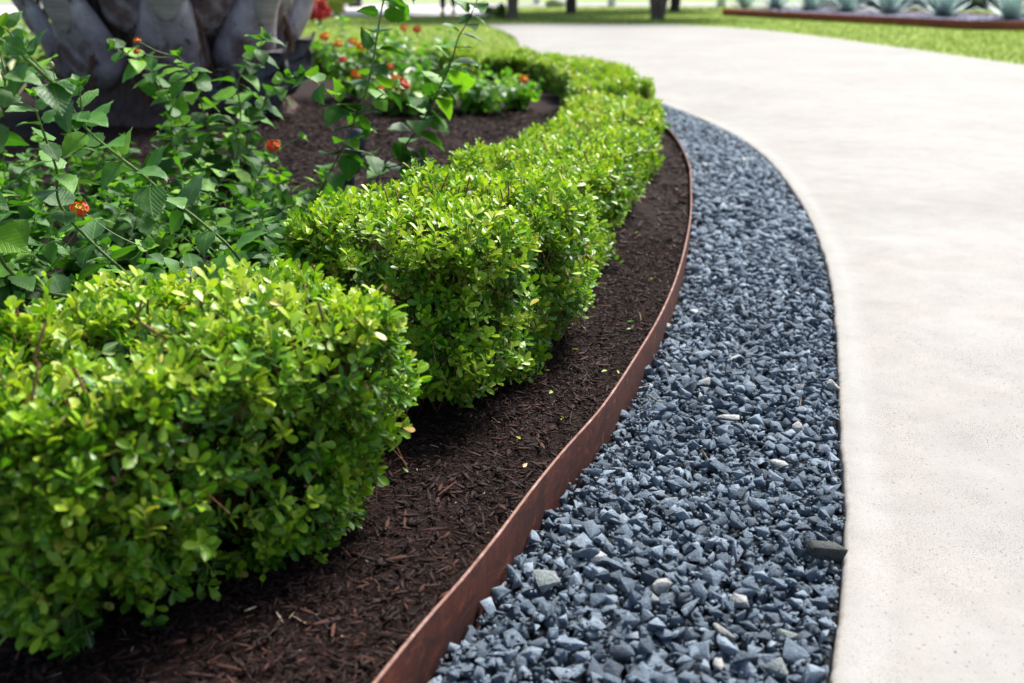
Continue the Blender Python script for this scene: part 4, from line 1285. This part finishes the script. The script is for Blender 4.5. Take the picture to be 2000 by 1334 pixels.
# ---------------------------------------------------------------- palm
def build_palm():
    cx, cy = -1.98, 6.10
    bz = float(mulch_z(cx, cy))-0.03
    root = empty('palm_tree', (cx, cy, bz))
    tag(root, 'massive palm trunk clad in smooth grey cut leaf bases, rising from the mulch', 'palm tree')
    rr = rng_(9)
    zs = np.array([0.0, 0.06, 0.14, 0.24, 0.34, 0.5, 0.8, 1.2, 1.8, 2.4, 2.9])
    rs = np.array([0.70, 0.66, 0.60, 0.56, 0.55, 0.55, 0.56, 0.55, 0.5, 0.45, 0.4])
    seg = 48; a = np.linspace(0, 2*np.pi, seg, endpoint=False)
    V = []
    for z, rad in zip(zs, rs):
        for q in a:
            k = 1+0.10*noise.noise(Vector((math.cos(q)*3, math.sin(q)*3, z*6)))+0.05*noise.noise(Vector((math.cos(q)*14, math.sin(q)*14, z*20)))
            V.append((math.cos(q)*rad*k, math.sin(q)*rad*k, z))
    V = np.array(V)
    i = (np.arange(len(zs)-1)*seg)[:, None]; j = np.arange(seg)[None]; k2 = (j+1) % seg
    F = np.stack([i+j, i+k2, i+seg+k2, i+seg+j], -1).reshape(-1, 4)
    link('trunk', build_mesh('palm_trunk', V, [F], M_root), root)
    # leaf bases
    def boot(seed, dark=False):
        rr = rng_(seed)
        nu, nv = 12, 9
        V, Vc = [], []
        wmax = rr.uniform(0.165, 0.20); Lb = 0.50; th = rr.uniform(0.08, 0.11); out = rr.uniform(0.20, 0.27)
        G = []
        for i in range(nu+1):
            u = i/nu
            w = wmax*(min(1, (u/0.22))**0.5 if u < 0.22 else 1.0-0.42*sstep((u-0.3)/0.7))+0.004
            off = 0.02+out*u**1.25
            row = []
            for j in range(nv+1):
                v = -1+2*j/nv
                b = math.sqrt(max(0, 1-v*v))
                tt = th*(min(1, u/0.15)**0.5)*(1-0.35*u)
                x = v*w
                y = off+tt*b**0.6-0.04*abs(v)**3+0.016*noise.noise(Vector((v*2, u*4, seed)))+0.006*noise.noise(Vector((v*9, u*5, seed)))
                z = u*Lb
                row.append(len(V)); V.append((x, y, z))
            G.append(row)
        F = [[G[i][j], G[i][j+1], G[i+1][j+1], G[i+1][j]] for i in range(nu) for j in range(nv)]
        # top cap and back
        F2 = [G[nu][::-1]]
        backs = [[G[i+1][0], G[i+1][nv], G[i][nv], G[i][0]] for i in range(nu)]
        V = np.array(V, float)
        me = build_mesh('leaf_base', V, [np.array(F)[:, ::-1], np.array(F2)[:, ::-1], np.array(backs)[:, ::-1]], M_boot)
        # cut tongue on the outer face
        C, CF = [], []
        m = 7; u0 = rr.uniform(0.50, 0.66)
        def surf(u, v):
            fi = u*nu; i = min(int(fi), nu-1); f = fi-i; fj = (v+1)/2*nv; j = min(int(fj), nv-1); g = fj-j
            A = V[G[i][j]]*(1-g)+V[G[i][j+1]]*g; B = V[G[i+1][j]]*(1-g)+V[G[i+1][j+1]]*g
            return A*(1-f)+B*f
        for q in range(m+1):
            u = u0+(1.0-u0)*q/m; half = 0.80*math.sqrt(q/m)+0.02
            for v in (-1, -0.5, 0, 0.5, 1):
                pnt = surf(min(u, 0.999), v*half); ctr = surf(min(u, 0.999), 0)
                C.append((pnt[0], pnt[1]+0.012, pnt[2]+0.004))
        # skirt so that the cut has thickness
        for q in range(m):
            for j in range(4):
                CF.append([5*q+j, 5*q+j+1, 5*q+6+j, 5*q+5+j])
        nC = len(C); C2 = [(c[0], c[1]-0.03, c[2]) for c in C]
        C += C2
        for q in range(m):
            CF.append([5*q, 5*q+5, nC+5*q+5, nC+5*q]); CF.append([5*q+9, 5*q+4, nC+5*q+4, nC+5*q+9])
        CF.append([0, nC, nC+4, 4])
        cm = build_mesh('cut_face', np.array(C), [np.array(CF)[:, ::-1]], M_cut, smooth=False)
        return me, cm
    lib = [boot(k) for k in range(7)]
    rows = 9
    for rw in range(rows):
        z = 0.20+rw*0.235
        nb = 9
        for k in range(nb):
            ang = (k+0.5*(rw % 2))*2*math.pi/nb+rr.normal(0, 0.05)+0.12
            me, cm = lib[int(rr.integers(7))]
            rad = np.interp(z, zs, rs)-0.03
            tilt = rr.normal(0, 0.06)
            M = Matrix.Translation((math.cos(ang)*rad, math.sin(ang)*rad, z+rr.normal(0, 0.02))) @ Matrix.Rotation(ang-math.pi/2, 4, 'Z') @ Matrix.Rotation(tilt, 4, 'Y') @ Matrix.Scale(rr.uniform(0.92, 1.08), 4)
            b = link('leaf_base', me, root, mat=M)
            if rr.random() < 0.7:
                link('cut_face', cm, b)
    # brown fibre strips hanging between the bases
    fv = []
    for k in range(5):
        rk = rng_(k+70)
        pts = catmull([(0, 0, 0), (rk.normal(0, 0.02), 0.02, -0.12), (rk.normal(0, 0.03), 0.0, -0.26), (rk.normal(0, 0.03), 0.03, -0.36)], 4)
        prt = []
        for j in range(7):
            q = pts+np.array([rk.normal(0, 0.018), rk.normal(0, 0.01), rk.uniform(-0.05, 0.02)])*np.linspace(0.3, 1.6, len(pts))[:, None]
            prt.append(tube(q, 0.006, 0.0015, 4, 0.4, rk))
        Vq, Fq = merge(prt)
        fv.append(build_mesh('fibre', Vq, Fq, M_fibre))
    for k in range(64):
        ang = rr.uniform(-math.pi, 0.2); z = rr.uniform(0.35, 1.5)
        rad = np.interp(z, zs, rs)+rr.uniform(0.02, 0.16)
        M = Matrix.Translation((math.cos(ang)*rad, math.sin(ang)*rad, z)) @ Matrix.Rotation(ang-math.pi/2, 4, 'Z') @ Matrix.Rotation(rr.normal(0, 0.3), 4, 'Y')
        link('fibre', fv[k % 5], root, mat=M)
    # the low charred stub at the right foot
    me, cm = lib[2]
    charred = me.copy(); charred.materials.clear(); charred.materials.append(M_char)
    for v in charred.vertices:
        c = v.co.copy()
        v.co += Vector((noise.noise(c*9), noise.noise(c*9+Vector((7, 0, 0)))*1.3, noise.noise(c*7+Vector((0, 5, 0)))*1.2))*0.06
        if c.z > 0.3: v.co.z += 0.12*noise.noise(Vector((c.x*22, 0, 3)))-0.05*abs(c.x)/0.1
        v.co.y -= 0.25*max(0, c.z-0.2)**1.2
    for (ang, z, s) in ((-0.62, 0.0, 1.15), (-0.95, 0.06, 0.75), (-0.30, 0.12, 0.95), (-2.9, 0.0, 0.8)):
        M = Matrix.Translation((math.cos(ang)*0.66, math.sin(ang)*0.66, z)) @ Matrix.Rotation(ang-math.pi/2, 4, 'Z') @ Matrix.Rotation(-0.05, 4, 'X') @ Matrix.Diagonal((s*0.62, s*0.9, s*0.8, 1))
        b = link('leaf_base', me, root, mat=M)
        b['label'] = 'blackened old leaf base near the ground'
        b.data = charred
    # crown
    def frond(seed):
        rr = rng_(seed)
        L = 2.7; n = 44
        parts = []
        def rp(t): return np.array([0, t*L*(1-0.12*t*t), 0.75*t-1.35*t*t*1.15])
        P = np.array([rp(t) for t in np.linspace(0, 1, 12)])
        parts.append(tube(P, 0.03, 0.006, 5))
        V, F, off = [], [], 0
        for q in range(n):
            t = 0.12+0.86*q/n; p = rp(t); tt = nrm(rp(min(1, t+0.02))-p)
            l = 0.48*math.sin(math.pi*(0.15+0.8*t))**0.6
            for s in (-1, 1):
                d = nrm(np.array([s*1.0, 0, 0])+tt*0.75+np.array([0, 0, rr.uniform(-0.1, 0.35)]))
                up = np.array([0, 0, 1.0]); w = nrm(np.cross(d, up))*0.014
                dz = np.array([0, 0, -0.10*l])
                V += [p, p+d*l*0.5+w, p+d*l*0.5-w, p+d*l+dz]; F.append([off, off+1, off+3, off+2]); off += 4
        V1, Fs1 = merge([parts[0], (np.array(V), np.array(F))])
        return build_mesh('palm_frond', V1, Fs1, M_frond, tone=np.full(len(V1), rr.uniform(0.2, 0.8)), uvp=np.full((len(V1), 2), 0.5))
    fl = [frond(k) for k in range(4)]
    for q in range(17):
        M = Matrix.Translation((0, 0, 2.75+0.15*(q/30))) @ Matrix.Rotation(q*2.39996, 4, 'Z') @ Matrix.Rotation(0.95*(q/30)+0.05, 4, 'X') @ Matrix.Scale(rr.uniform(0.85, 1.05), 4)
        link('frond', fl[q % 4], root, mat=M)
build_palm()

# ---------------------------------------------------------------- small fixtures
def garden_lamp():
    x, y = -0.60, 3.62
    z = float(mulch_z(x, y))
    root = empty('garden_spotlight', (x, y, z)); tag(root, 'small dark grey garden spotlight on a stake, half hidden behind lantana', 'garden light')
    V, F = tube(np.array([(0, 0, -0.05), (0, 0, 0.09)]), 0.012, 0.012, 10); link('stake', build_mesh('stake', V, [F], M_lampm), root)
    V, F = tube(np.array([(0, 0, 0.085), (0.004, 0.0, 0.10), (0.008, 0, 0.13), (0.01, 0, 0.135)]), np.array([0.018, 0.02, 0.02, 0.012]), 0, 12); link('bracket', build_mesh('bracket', V, [F], M_lampm), root)
    d = nrm(np.array([0.18, 0.22, 0.95]))
    P = np.array([np.array([0.01, 0, 0.125])+d*t for t in (0, 0.012, 0.02, 0.13, 0.165, 0.166)])
    V, F = tube(P, np.array([0.012, 0.026, 0.032, 0.036, 0.040, 0.034]), 0, 16)
    h = link('lamp_head', build_mesh('lamp_head', V, [F, np.array([list(range(15, -1, -1))])], M_lampm), root)
    V, F = tube(np.array([P[4]-d*0.012, P[4]-d*0.008]), 0.034, 0.034, 16)
    link('lens', build_mesh('lens', V, [F, np.array([list(range(16, 32))])], M_glass), h)
garden_lamp()

# ---------------------------------------------------------------- far lawn: blades, planter, agaves, trees
def in_poly(X, Y, P):
    c = np.zeros(len(X), bool); j = len(P)-1
    for i in range(len(P)):
        xi, yi = P[i]; xj, yj = P[j]
        m = ((yi > Y) != (yj > Y)) & (X < (xj-xi)*(Y-yi)/((yj-yi)+1e-12)+xi)
        c ^= m; j = i
    return c
def grass():
    rr = rng_(77)
    n = 150000
    Y = 9.0+rr.random(n)**1.2*22
    X = Y*rr.uniform(-0.62, 0.62, n)
    drive = np.vstack([conc[conc[:, 1] > -1], far])
    ok = ~in_poly(X, Y, drive)
    bedm = (Y < 9.75) & (X < 1.0)
    path = (Y > 23.4) & (X < -0.45)
    plant = ((X-4.9)*6.3+(Y-24.6)*3.2 > -0.3) & ((X-6.0)*6.3+(Y-24.6)*3.2 < 0.4) & (Y > 17.5) & (X > 4.8)
    ok &= ~bedm & ~path & ~plant
    X, Y = X[ok], Y[ok]; n = len(X)
    cl = np.array([noise.noise(Vector((x*0.8, y*0.8, 0))) for x, y in zip(X, Y)])
    V0 = np.array([(0, -0.5, 0), (0, 0.5, 0), (0.12, -0.35, 0.55), (0.12, 0.35, 0.55), (0.45, 0, 1.0)])
    F0 = [np.array([[0, 1, 3, 2]]), np.array([[2, 3, 4]])]
    U0 = np.array([(0, 0.5), (0, 0.5), (0.5, 0.5), (0.5, 0.5), (1, 0.5)])
    a = rr.uniform(0, 6.283, n)
    R = np.zeros((n, 3, 3)); R[:, 0, 0] = np.cos(a); R[:, 0, 1] = -np.sin(a); R[:, 1, 0] = np.sin(a); R[:, 1, 1] = np.cos(a); R[:, 2, 2] = 1
    hgt = rr.uniform(0.025, 0.055, n)*(1+0.5*cl)
    V, F, uv, tv = instance(V0, F0, U0, np.stack([X, Y, np.full(n, -0.006)], -1), R, np.stack([hgt, np.full(n, 0.010), hgt], -1), np.clip(0.55+0.35*cl+rr.normal(0, 0.2, n), 0, 1))
    tag(link('grass', build_mesh('grass', V, F, M_grass, tone=tv, uvp=uv)), 'short bright green lawn grass beyond the concrete drive', 'grass', kind='stuff')
grass()

PA, PB, PC = np.array([4.92, 24.5]), np.array([7.92, 18.05]), np.array([9.6, 17.55])
def planter():
    root = empty('steel_planter_edge', (6.4, 21.3, 0)); tag(root, 'low rusty steel planter edge around the row of agaves across the drive', 'planter edge')
    rl = np.array([6.4, 21.3, 0])
    off = np.array([2.6, 1.25])
    loop = [PA, PB, PC, PC+off*0.9, PA+off*0.9]
    for k in range(5):
        a, b = loop[k], loop[(k+1) % 5]
        d = b-a; L = np.linalg.norm(d); t = d/L; nn = np.array([t[1], -t[0]])*0.03
        V = []
        for z in (-0.05, 0.15):
            V += [(*(a+nn*0), z), (*(b+nn*0), z), (*(b-nn), z), (*(a-nn), z)]
        V = np.array(V)-rl
        F = np.array([[0, 3, 2, 1], [4, 5, 6, 7], [0, 1, 5, 4], [1, 2, 6, 5], [2, 3, 7, 6], [3, 0, 4, 7]])
        link('plate', build_mesh('planter_plate', V, [F], M_rust_far, smooth=False), root)
    P3 = [Vector((p[0], p[1], 0)) for p in loop]; tr = np.array(tessellate_polygon([P3]))
    V = np.array([(p[0], p[1], 0.11) for p in loop])
    if np.cross(V[tr[0][1]]-V[tr[0][0]], V[tr[0][2]]-V[tr[0][0]])[2] < 0: tr = tr[:, ::-1]
    rr = rng_(3); n = 5200
    s = rr.random(n); w = rr.random(n)
    base = PA+(PC-PA)*0
    A = np.where((s < 0.8)[:, None], PA+(PB-PA)*(s/0.8)[:, None], PB+(PC-PB)*((s-0.8)/0.2)[:, None])
    XY = A+off*0.87*w[:, None]+np.array([0.05, 0.03])
    SV, SF = STONES[3]
    V2, F2, _, t2 = instance(SV, [SF], None, np.c_[XY, np.full(n, 0.115)], rand_rot(rr, n), rr.uniform(0.05, 0.09, n), rr.random(n))
    Vm, Fm = merge([(V, tr), (V2, F2)])
    tag(link('planter_gravel', build_mesh('planter_gravel', Vm, Fm, M_purple, tone=np.concatenate([np.full(len(V), 0.3), t2]), smooth=False)), 'purplish grey gravel around the agaves in the far planter', 'gravel', kind='stuff')
planter()
def agave_leaf():
    V, UV = [], []; n = 6
    for i in range(n+1):
        t = i/n; w = 0.07*(math.sin(math.pi*(0.2+0.79*t))**0.8)*(1 if i < n else 0.05)
        for v in (-1, 0, 1):
            V.append((t, v*w, 0.10*t*t+abs(v)*0.035*(1-t))); UV.append((t, v*0.5))
    for v in (-1, 0, 1): V.append((0.0, v*0.05, -0.03)); UV.append((0, 0.5))
    F = [[3*i+j, 3*i+3+j, 3*i+4+j, 3*i+1+j] for i in range(n) for j in (0, 1)]
    return [build_mesh('agave_leaf', np.array(V, float), [np.array(F)], M_agave, tone=np.full(len(V), tt), uvp=np.array(UV)) for tt in (0.1, 0.5, 0.9)]
AL = agave_leaf()
AG = [(8.93, 18.75, 0.72, 'largest blue grey agave, rightmost whole one in the far planter row'),
      (8.38, 20.3, 0.72, 'blue grey agave second from the right in the far planter row'),
      (7.80, 21.7, 0.72, 'blue grey agave third from the right in the far planter row'),
      (7.22, 22.7, 0.70, 'blue grey agave in the middle of the far planter row'),
      (6.72, 23.7, 0.67, 'blue grey agave third from the left in the far planter row'),
      (6.20, 24.7, 0.64, 'blue grey agave second from the left in the far planter row'),
      (5.62, 25.4, 0.61, 'smallest, leftmost blue grey agave of the far planter row'),
      (10.6, 19.3, 0.72, 'blue grey agave cut off by the right edge of the picture')]
for k, (x, y, s, lab) in enumerate(AG):
    rr = rng_(k+60)
    root = empty('agave', (x, y, 0.11)); tag(root, lab, 'agave', 'agaves in the far planter')
    for q in range(46):
        el = 0.15+1.25*(q/46)
        M = Matrix.Rotation(q*2.39996, 4, 'Z') @ Matrix.Rotation(-el+rr.normal(0, 0.06), 4, 'Y') @ Matrix.Scale(s*rr.uniform(0.85, 1.05), 4)
        link('leaf', AL[int(rr.integers(3))], root, mat=M)

def leaf_cloud(seed, n, rx, ry, rz, size, mat, clumps=26, name='crown'):
    rr = rng_(seed)
    C = nrm(rr.normal(size=(clumps, 3)))*rr.uniform(0.35, 0.9, (clumps, 1))*np.array([rx, ry, rz])
    cr = rr.uniform(0.22, 0.42, clumps)
    w = rr.integers(0, clumps, n)
    P = C[w]+nrm(rr.normal(size=(n, 3)))*(rr.random(n)**0.45)[:, None]*(cr[w])[:, None]*np.array([rx, ry, rz])
    V, F, uv, tv = instance(BSV, BSF, BSU, P, rand_rot(rr, n), size*rr.uniform(0.7, 1.3, n), np.clip(rr.normal(0.5, 0.25, n), 0, 1))
    return build_mesh(name, V, F, mat, tone=tv, uvp=uv)
CR = [leaf_cloud(5, 8000, 2.9, 2.3, 1.5, 0.22, M_tree, 40), leaf_cloud(6, 8000, 2.6, 2.4, 1.6, 0.22, M_tree, 40)]
TREES = [(0.0, 22.3, [(0.12, 0.02)], 'brown', 'single trunk tree with ribbed brown bark, in line with the far hedge corner'),
         (1.45, 25.8, [(0.13, 0.0)], 'dark', 'slim dark trunked tree second from the left on the far lawn'),
         (3.11, 22.3, [(0.075, -0.16), (0.075, 0.02), (0.07, 0.17)], 'brown', 'three stemmed crape myrtle standing at the edge of the drive'),
         (4.22, 27.2, [(0.12, 0.0), (0.08, 0.10)], 'dark', 'dark forked tree behind the three stemmed one'),
         (-2.97, 26.0, [(0.11, 0.0)], 'brown', 'slender tree by the footpath seen behind the lantana tops')]
for k, (x, y, stems, bk, lab) in enumerate(TREES):
    rr = rng_(k+10)
    root = empty('tree', (x, y, -0.02)); tag(root, lab, 'tree', 'trees on the far lawn')
    for (rad, lean) in stems:
        pts = catmull([(lean*0.35, 0, 0), (lean*0.9, 0.02, 0.5), (lean*2.2, rr.normal(0, 0.05), 1.6), (lean*4, rr.normal(0, 0.1), 3.0), (lean*5, 0.1, 4.2)], 5)
        V, F = tube(pts, rad*1.12, rad*0.35, 12, 0.06, rr)
        V[:12, :2] *= 1.15
        parts = [(V, F)]
        for q in range(5):
            s = pts[8+q*2]; a = rr.uniform(0, 6.28)
            e = s+np.array([math.cos(a)*1.2, math.sin(a)*1.2, 1.0])
            parts.append(tube(catmull([s, (s+e)/2+np.array([0, 0, 0.1]), e], 3), rad*0.35, rad*0.12, 6))
        Vm, Fm = merge(parts)
        link('trunk', build_mesh('tree_trunk', Vm, Fm, M_bark if bk == 'brown' else M_dbark), root)
    c = link('crown', CR[k % 2], root, loc=(0.5, 1.5, 3.9)); c.rotation_euler = (0, 0, k*1.3)

def mound(name, x, y, rx, rz, mat, seed, lab, cat='shrub', n=1400, size=0.05, grp=None, zb=0.0):
    root = empty(name, (x, y, zb)); tag(root, lab, cat, grp)
    link('foliage', leaf_cloud(seed, n, rx, rx, rz, size, mat, 14, 'foliage'), root, loc=(0, 0, rz*0.95))['kind'] = 'stuff'
    rr = rng_(seed)
    pr = []
    for q in range(6):
        a = q*1.05; pr.append(tube(np.array([(0, 0, -0.03), (math.cos(a)*rx*0.3, math.sin(a)*rx*0.3, rz*0.7), (math.cos(a)*rx*0.6, math.sin(a)*rx*0.6, rz*1.4)]), 0.012, 0.004, 5))
    V, Fs = merge(pr); link('stem', build_mesh('stem', V, Fs, M_wstem), root)
mound('red_shrub', -3.66, 19.9, 0.24, 0.26, M_shrubr, 1, 'small bright red shrub on the far lawn beside the palm trunk', size=0.07)
mound('gold_shrub', -4.12, 24.6, 0.42, 0.24, M_shruby, 2, 'low pale yellow green shrub right of the red one', size=0.07)
mound('mixed_shrub', -4.7, 24.3, 0.45, 0.45, M_shruby, 3, 'taller yellow shrub behind the small red one', size=0.07)
mound('red_shrub', -4.35, 26.6, 0.22, 0.40, M_shrubr, 4, 'red shrub in the farthest bed at the top edge', size=0.07)
mound('clipped_shrub', -0.52, 24.0, 0.26, 0.16, M_shrubg, 5, 'low dark green clipped shrub left of the brown trunk', size=0.05)
mound('clipped_shrub', -0.22, 22.6, 0.14, 0.16, M_shrubg, 6, 'small round dark green shrub next to the brown trunk', size=0.05)

def post(x, y, w, h, lab, name='white_post'):
    root = empty(name, (x, y, -0.01)); tag(root, lab, 'post')
    bevel_obj(link('shaft', build_mesh('shaft', *[*box(0, 0, h/2, w, w, h)][:1], [box(0, 0, h/2, w, w, h)[1]], M_whitep, smooth=False), root), 0.01)
    V, F = box(0, 0, h+0.03, w*1.25, w*1.25, 0.06); link('cap', build_mesh('cap', V, [F], M_whitep, smooth=False), root)
post(3.02, 31.9, 0.22, 1.1, 'white post on the far lawn edge, right of the slim dark tree')
post(6.15, 30.9, 0.24, 1.1, 'white post near the left end of the agave planter')
post(0.80, 34.3, 0.20, 1.2, 'white post farthest away, just left of the slim dark tree')
def boulder():
    SV, SF = stone_mesh(991, None, 16, 0.7, bev=True)
    V = SV*np.array([0.75, 0.5, 0.55])
    o = link('boulder', build_mesh('boulder', V, [SF], M_white, tone=np.full(len(V), 0.7), smooth=False), loc=(1.22, 30.9, 0.12)); tag(o, 'low whitish boulder left of the slim dark tree trunk', 'boulder')
boulder()
def bin_():
    root = empty('litter_bin', (-4.6, 30.8, -0.01)); tag(root, 'black litter bin beside the far footpath at the top edge', 'bin')
    V, F = tube(np.array([(0, 0, 0), (0, 0, 0.05), (0, 0, 0.8), (0, 0, 0.82)]), np.array([0.19, 0.20, 0.23, 0.20]), 0, 20); link('body', build_mesh('bin_body', V, [F], M_black), root)
    V, F = tube(np.array([(0, 0, 0.83), (0, 0, 0.87), (0, 0, 0.97), (0, 0, 1.0)]), np.array([0.25, 0.25, 0.16, 0.02]), 0, 20); link('lid', build_mesh('bin_lid', V, [F], M_black), root)
bin_()

# parked car seen side on behind the agaves
def car():
    cx, cy = 11.0, 29.6
    root = empty('parked_car', (cx, cy, -0.005)); tag(root, 'pale grey car parked behind the agave planter, a black block standing for the shade under it', 'car')
    prof = [(-2.65, 0.30), (-2.72, 0.55), (-2.66, 0.82), (-2.45, 0.95), (-1.55, 1.02), (-0.75, 1.48), (0.6, 1.55), (1.75, 1.48), (2.45, 1.02), (2.66, 0.9), (2.72, 0.5), (2.6, 0.28), (2.15, 0.25), (2.05, 0.55), (1.75, 0.70), (1.45, 0.55), (1.35, 0.24), (-1.35, 0.24), (-1.45, 0.55), (-1.75, 0.70), (-2.05, 0.55), (-2.15, 0.27)]
    n = len(prof); V = []
    for side, sx in ((-0.90, 1), (0.90, 1)):
        for (x, z) in prof:
            inn = 0.0 if z < 1.0 else (z-1.0)*0.45
            V.append((x, side-math.copysign(inn, side), z))
    V = np.array(V)
    P3 = [Vector((x, z, 0)) for x, z in prof]; tr = np.array(tessellate_polygon([P3]))
    i = np.arange(n); j = (i+1) % n
    F = [tr, tr[:, ::-1]+n, np.stack([i, j, j+n, i+n], -1)]
    bd = link('body', build_mesh('car_body', V, F, M_carp, smooth=False), root); bevel_obj(bd, 0.03, 2)
    V, Fb = box(0, 0, 0.175, 5.0, 1.74, 0.29); link('underbody_shade', build_mesh('underbody_shade', V, [Fb], M_black, smooth=False), root)  # black block nearly down to the ground, stands in for shade beneath the car
    for s in (-1, 1):
        for (x0, x1) in ((-0.65, 0.45), (0.53, 1.65)):
            y0, y1 = 0.90-0.03, 0.90-0.20
            W = np.array([(x0-0.35 if x0 < 0 else x0, s*(y0+0.012), 1.05), (x1+(0.35 if x1 > 1 else 0), s*(y0+0.012), 1.05), (x1, s*(y1+0.03), 1.42), (x0, s*(y1+0.03), 1.42)])
            W2 = W.copy(); W2[:, 1] -= s*0.03
            F = np.array([[0, 1, 2, 3], [7, 6, 5, 4], [0, 4, 5, 1], [1, 5, 6, 2], [2, 6, 7, 3], [3, 7, 4, 0]])
            link('window', build_mesh('car_window', np.vstack([W, W2]), [F], M_glass, smooth=False), root)
        for x in (-1.75, 1.75):
            w = empty('wheel', (x, s*0.80, 0.32)); w.parent = root
            y = np.array([-0.11, -0.10, 0.10, 0.11]); V, F = tube(np.array([(0, q, 0) for q in y]), np.array([0.27, 0.32, 0.32, 0.27]), 0, 24)
            link('tyre', build_mesh('tyre', V, [F], M_tyre), w)
            V, F = tube(np.array([(0, q, 0) for q in (-0.105, -0.09, 0.09, 0.105)]), np.array([0.02, 0.20, 0.20, 0.02]), 0, 16)
            link('rim', build_mesh('rim', V, [F], M_rimm), w)
        V, F = box(-2.62, s*0.62, 0.74, 0.12, 0.34, 0.16); link('headlight', build_mesh('headlight', V, [F], M_lens, smooth=False), root)
car()

# person standing far off on the path (only the legs are inside the frame)
def person():
    px, py = -1.5, 24.6
    root = empty('person', (px, py, 0.0)); tag(root, 'person in dark navy trousers and pale shirt walking on the far path', 'person')
    def skin(name, pts, edges, mat, rootv=0, sub=2):
        me = bpy.data.meshes.new(name); me.from_pydata([p[:3] for p in pts], edges, []); me.materials.append(mat)
        o = link(name, me, root)
        o.modifiers.new('skin', 'SKIN'); 
        for k, p in enumerate(pts):
            me.skin_vertices[0].data[k].radius = (p[3], p[4] if len(p) > 4 else p[3])
        me.skin_vertices[0].data[rootv].use_root = True
        s = o.modifiers.new('subsurf', 'SUBSURF'); s.levels = sub; s.render_levels = sub
        for pl in me.polygons: pl.use_smooth = True
        return o
    J = [(0, 0, 0.98, 0.15, 0.11), (0, 0, 1.15, 0.13, 0.10), (0, 0, 1.36, 0.16, 0.11), (0, 0, 1.48, 0.08, 0.07), (0, 0.0, 1.55, 0.055), (0, -0.01, 1.62, 0.075, 0.09), (0, -0.01, 1.72, 0.075, 0.09),
         (-0.10, 0, 0.90, 0.09), (-0.11, -0.10, 0.50, 0.058), (-0.12, -0.04, 0.10, 0.04), (-0.12, -0.18, 0.04, 0.04, 0.03),
         (0.10, 0, 0.90, 0.09), (0.11, 0.02, 0.50, 0.058), (0.12, 0.24, 0.14, 0.04), (0.12, 0.12, 0.045, 0.04, 0.03),
         (-0.19, 0, 1.42, 0.055), (-0.24, 0.08, 1.15, 0.042), (-0.24, -0.02, 0.90, 0.032), (-0.24, -0.06, 0.80, 0.035, 0.02),
         (0.19, 0, 1.42, 0.055), (0.24, -0.06, 1.15, 0.042), (0.24, -0.20, 0.94, 0.032), (0.24, -0.25, 0.85, 0.035, 0.02)]
    E = [(0, 1), (1, 2), (2, 3), (3, 4), (4, 5), (5, 6), (0, 7), (7, 8), (8, 9), (9, 10), (0, 11), (11, 12), (12, 13), (13, 14), (2, 15), (15, 16), (16, 17), (17, 18), (2, 19), (19, 20), (20, 21), (21, 22)]
    skin('body', J, E, M_skin)
    T = [(0, 0, 1.02, 0.165, 0.125), (-0.10, 0, 0.88, 0.105), (-0.11, -0.10, 0.50, 0.080), (-0.12, -0.05, 0.12, 0.062), (0.10, 0, 0.88, 0.105), (0.11, 0.02, 0.50, 0.080), (0.12, 0.22, 0.18, 0.062)]
    skin('trousers', T, [(0, 1), (1, 2), (2, 3), (0, 4), (4, 5), (5, 6)], M_navy)
    S_ = [(0, 0, 1.0, 0.165, 0.125), (0, 0, 1.18, 0.15, 0.12), (0, 0, 1.38, 0.175, 0.125), (-0.20, 0, 1.42, 0.068), (-0.245, 0.06, 1.20, 0.06), (0.20, 0, 1.42, 0.068), (0.245, -0.05, 1.20, 0.06), (0, 0, 1.47, 0.09)]
    skin('shirt', S_, [(0, 1), (1, 2), (2, 3), (3, 4), (2, 5), (5, 6), (2, 7)], M_shirt)
    skin('hair', [(0, 0.02, 1.70, 0.085, 0.095), (0, 0.01, 1.76, 0.08, 0.09)], [(0, 1)], M_hair, sub=1)
    for (x, y, z) in ((-0.12, -0.12, 0.045), (0.12, 0.17, 0.06)):
        V, F = tube(np.array([(x, y+0.12, z), (x, y+0.08, z+0.01), (x, y-0.05, z), (x, y-0.14, z-0.012), (x, y-0.16, z-0.015)]), np.array([0.02, 0.05, 0.052, 0.045, 0.015]), 0, 8)
        link('shoe', build_mesh('shoe', V, [F], M_black), root)
person()
print('objects', len(bpy.data.objects), 'tris', sum(len(o.data.loop_triangles) if False else sum(1 for _ in ()) for o in []))
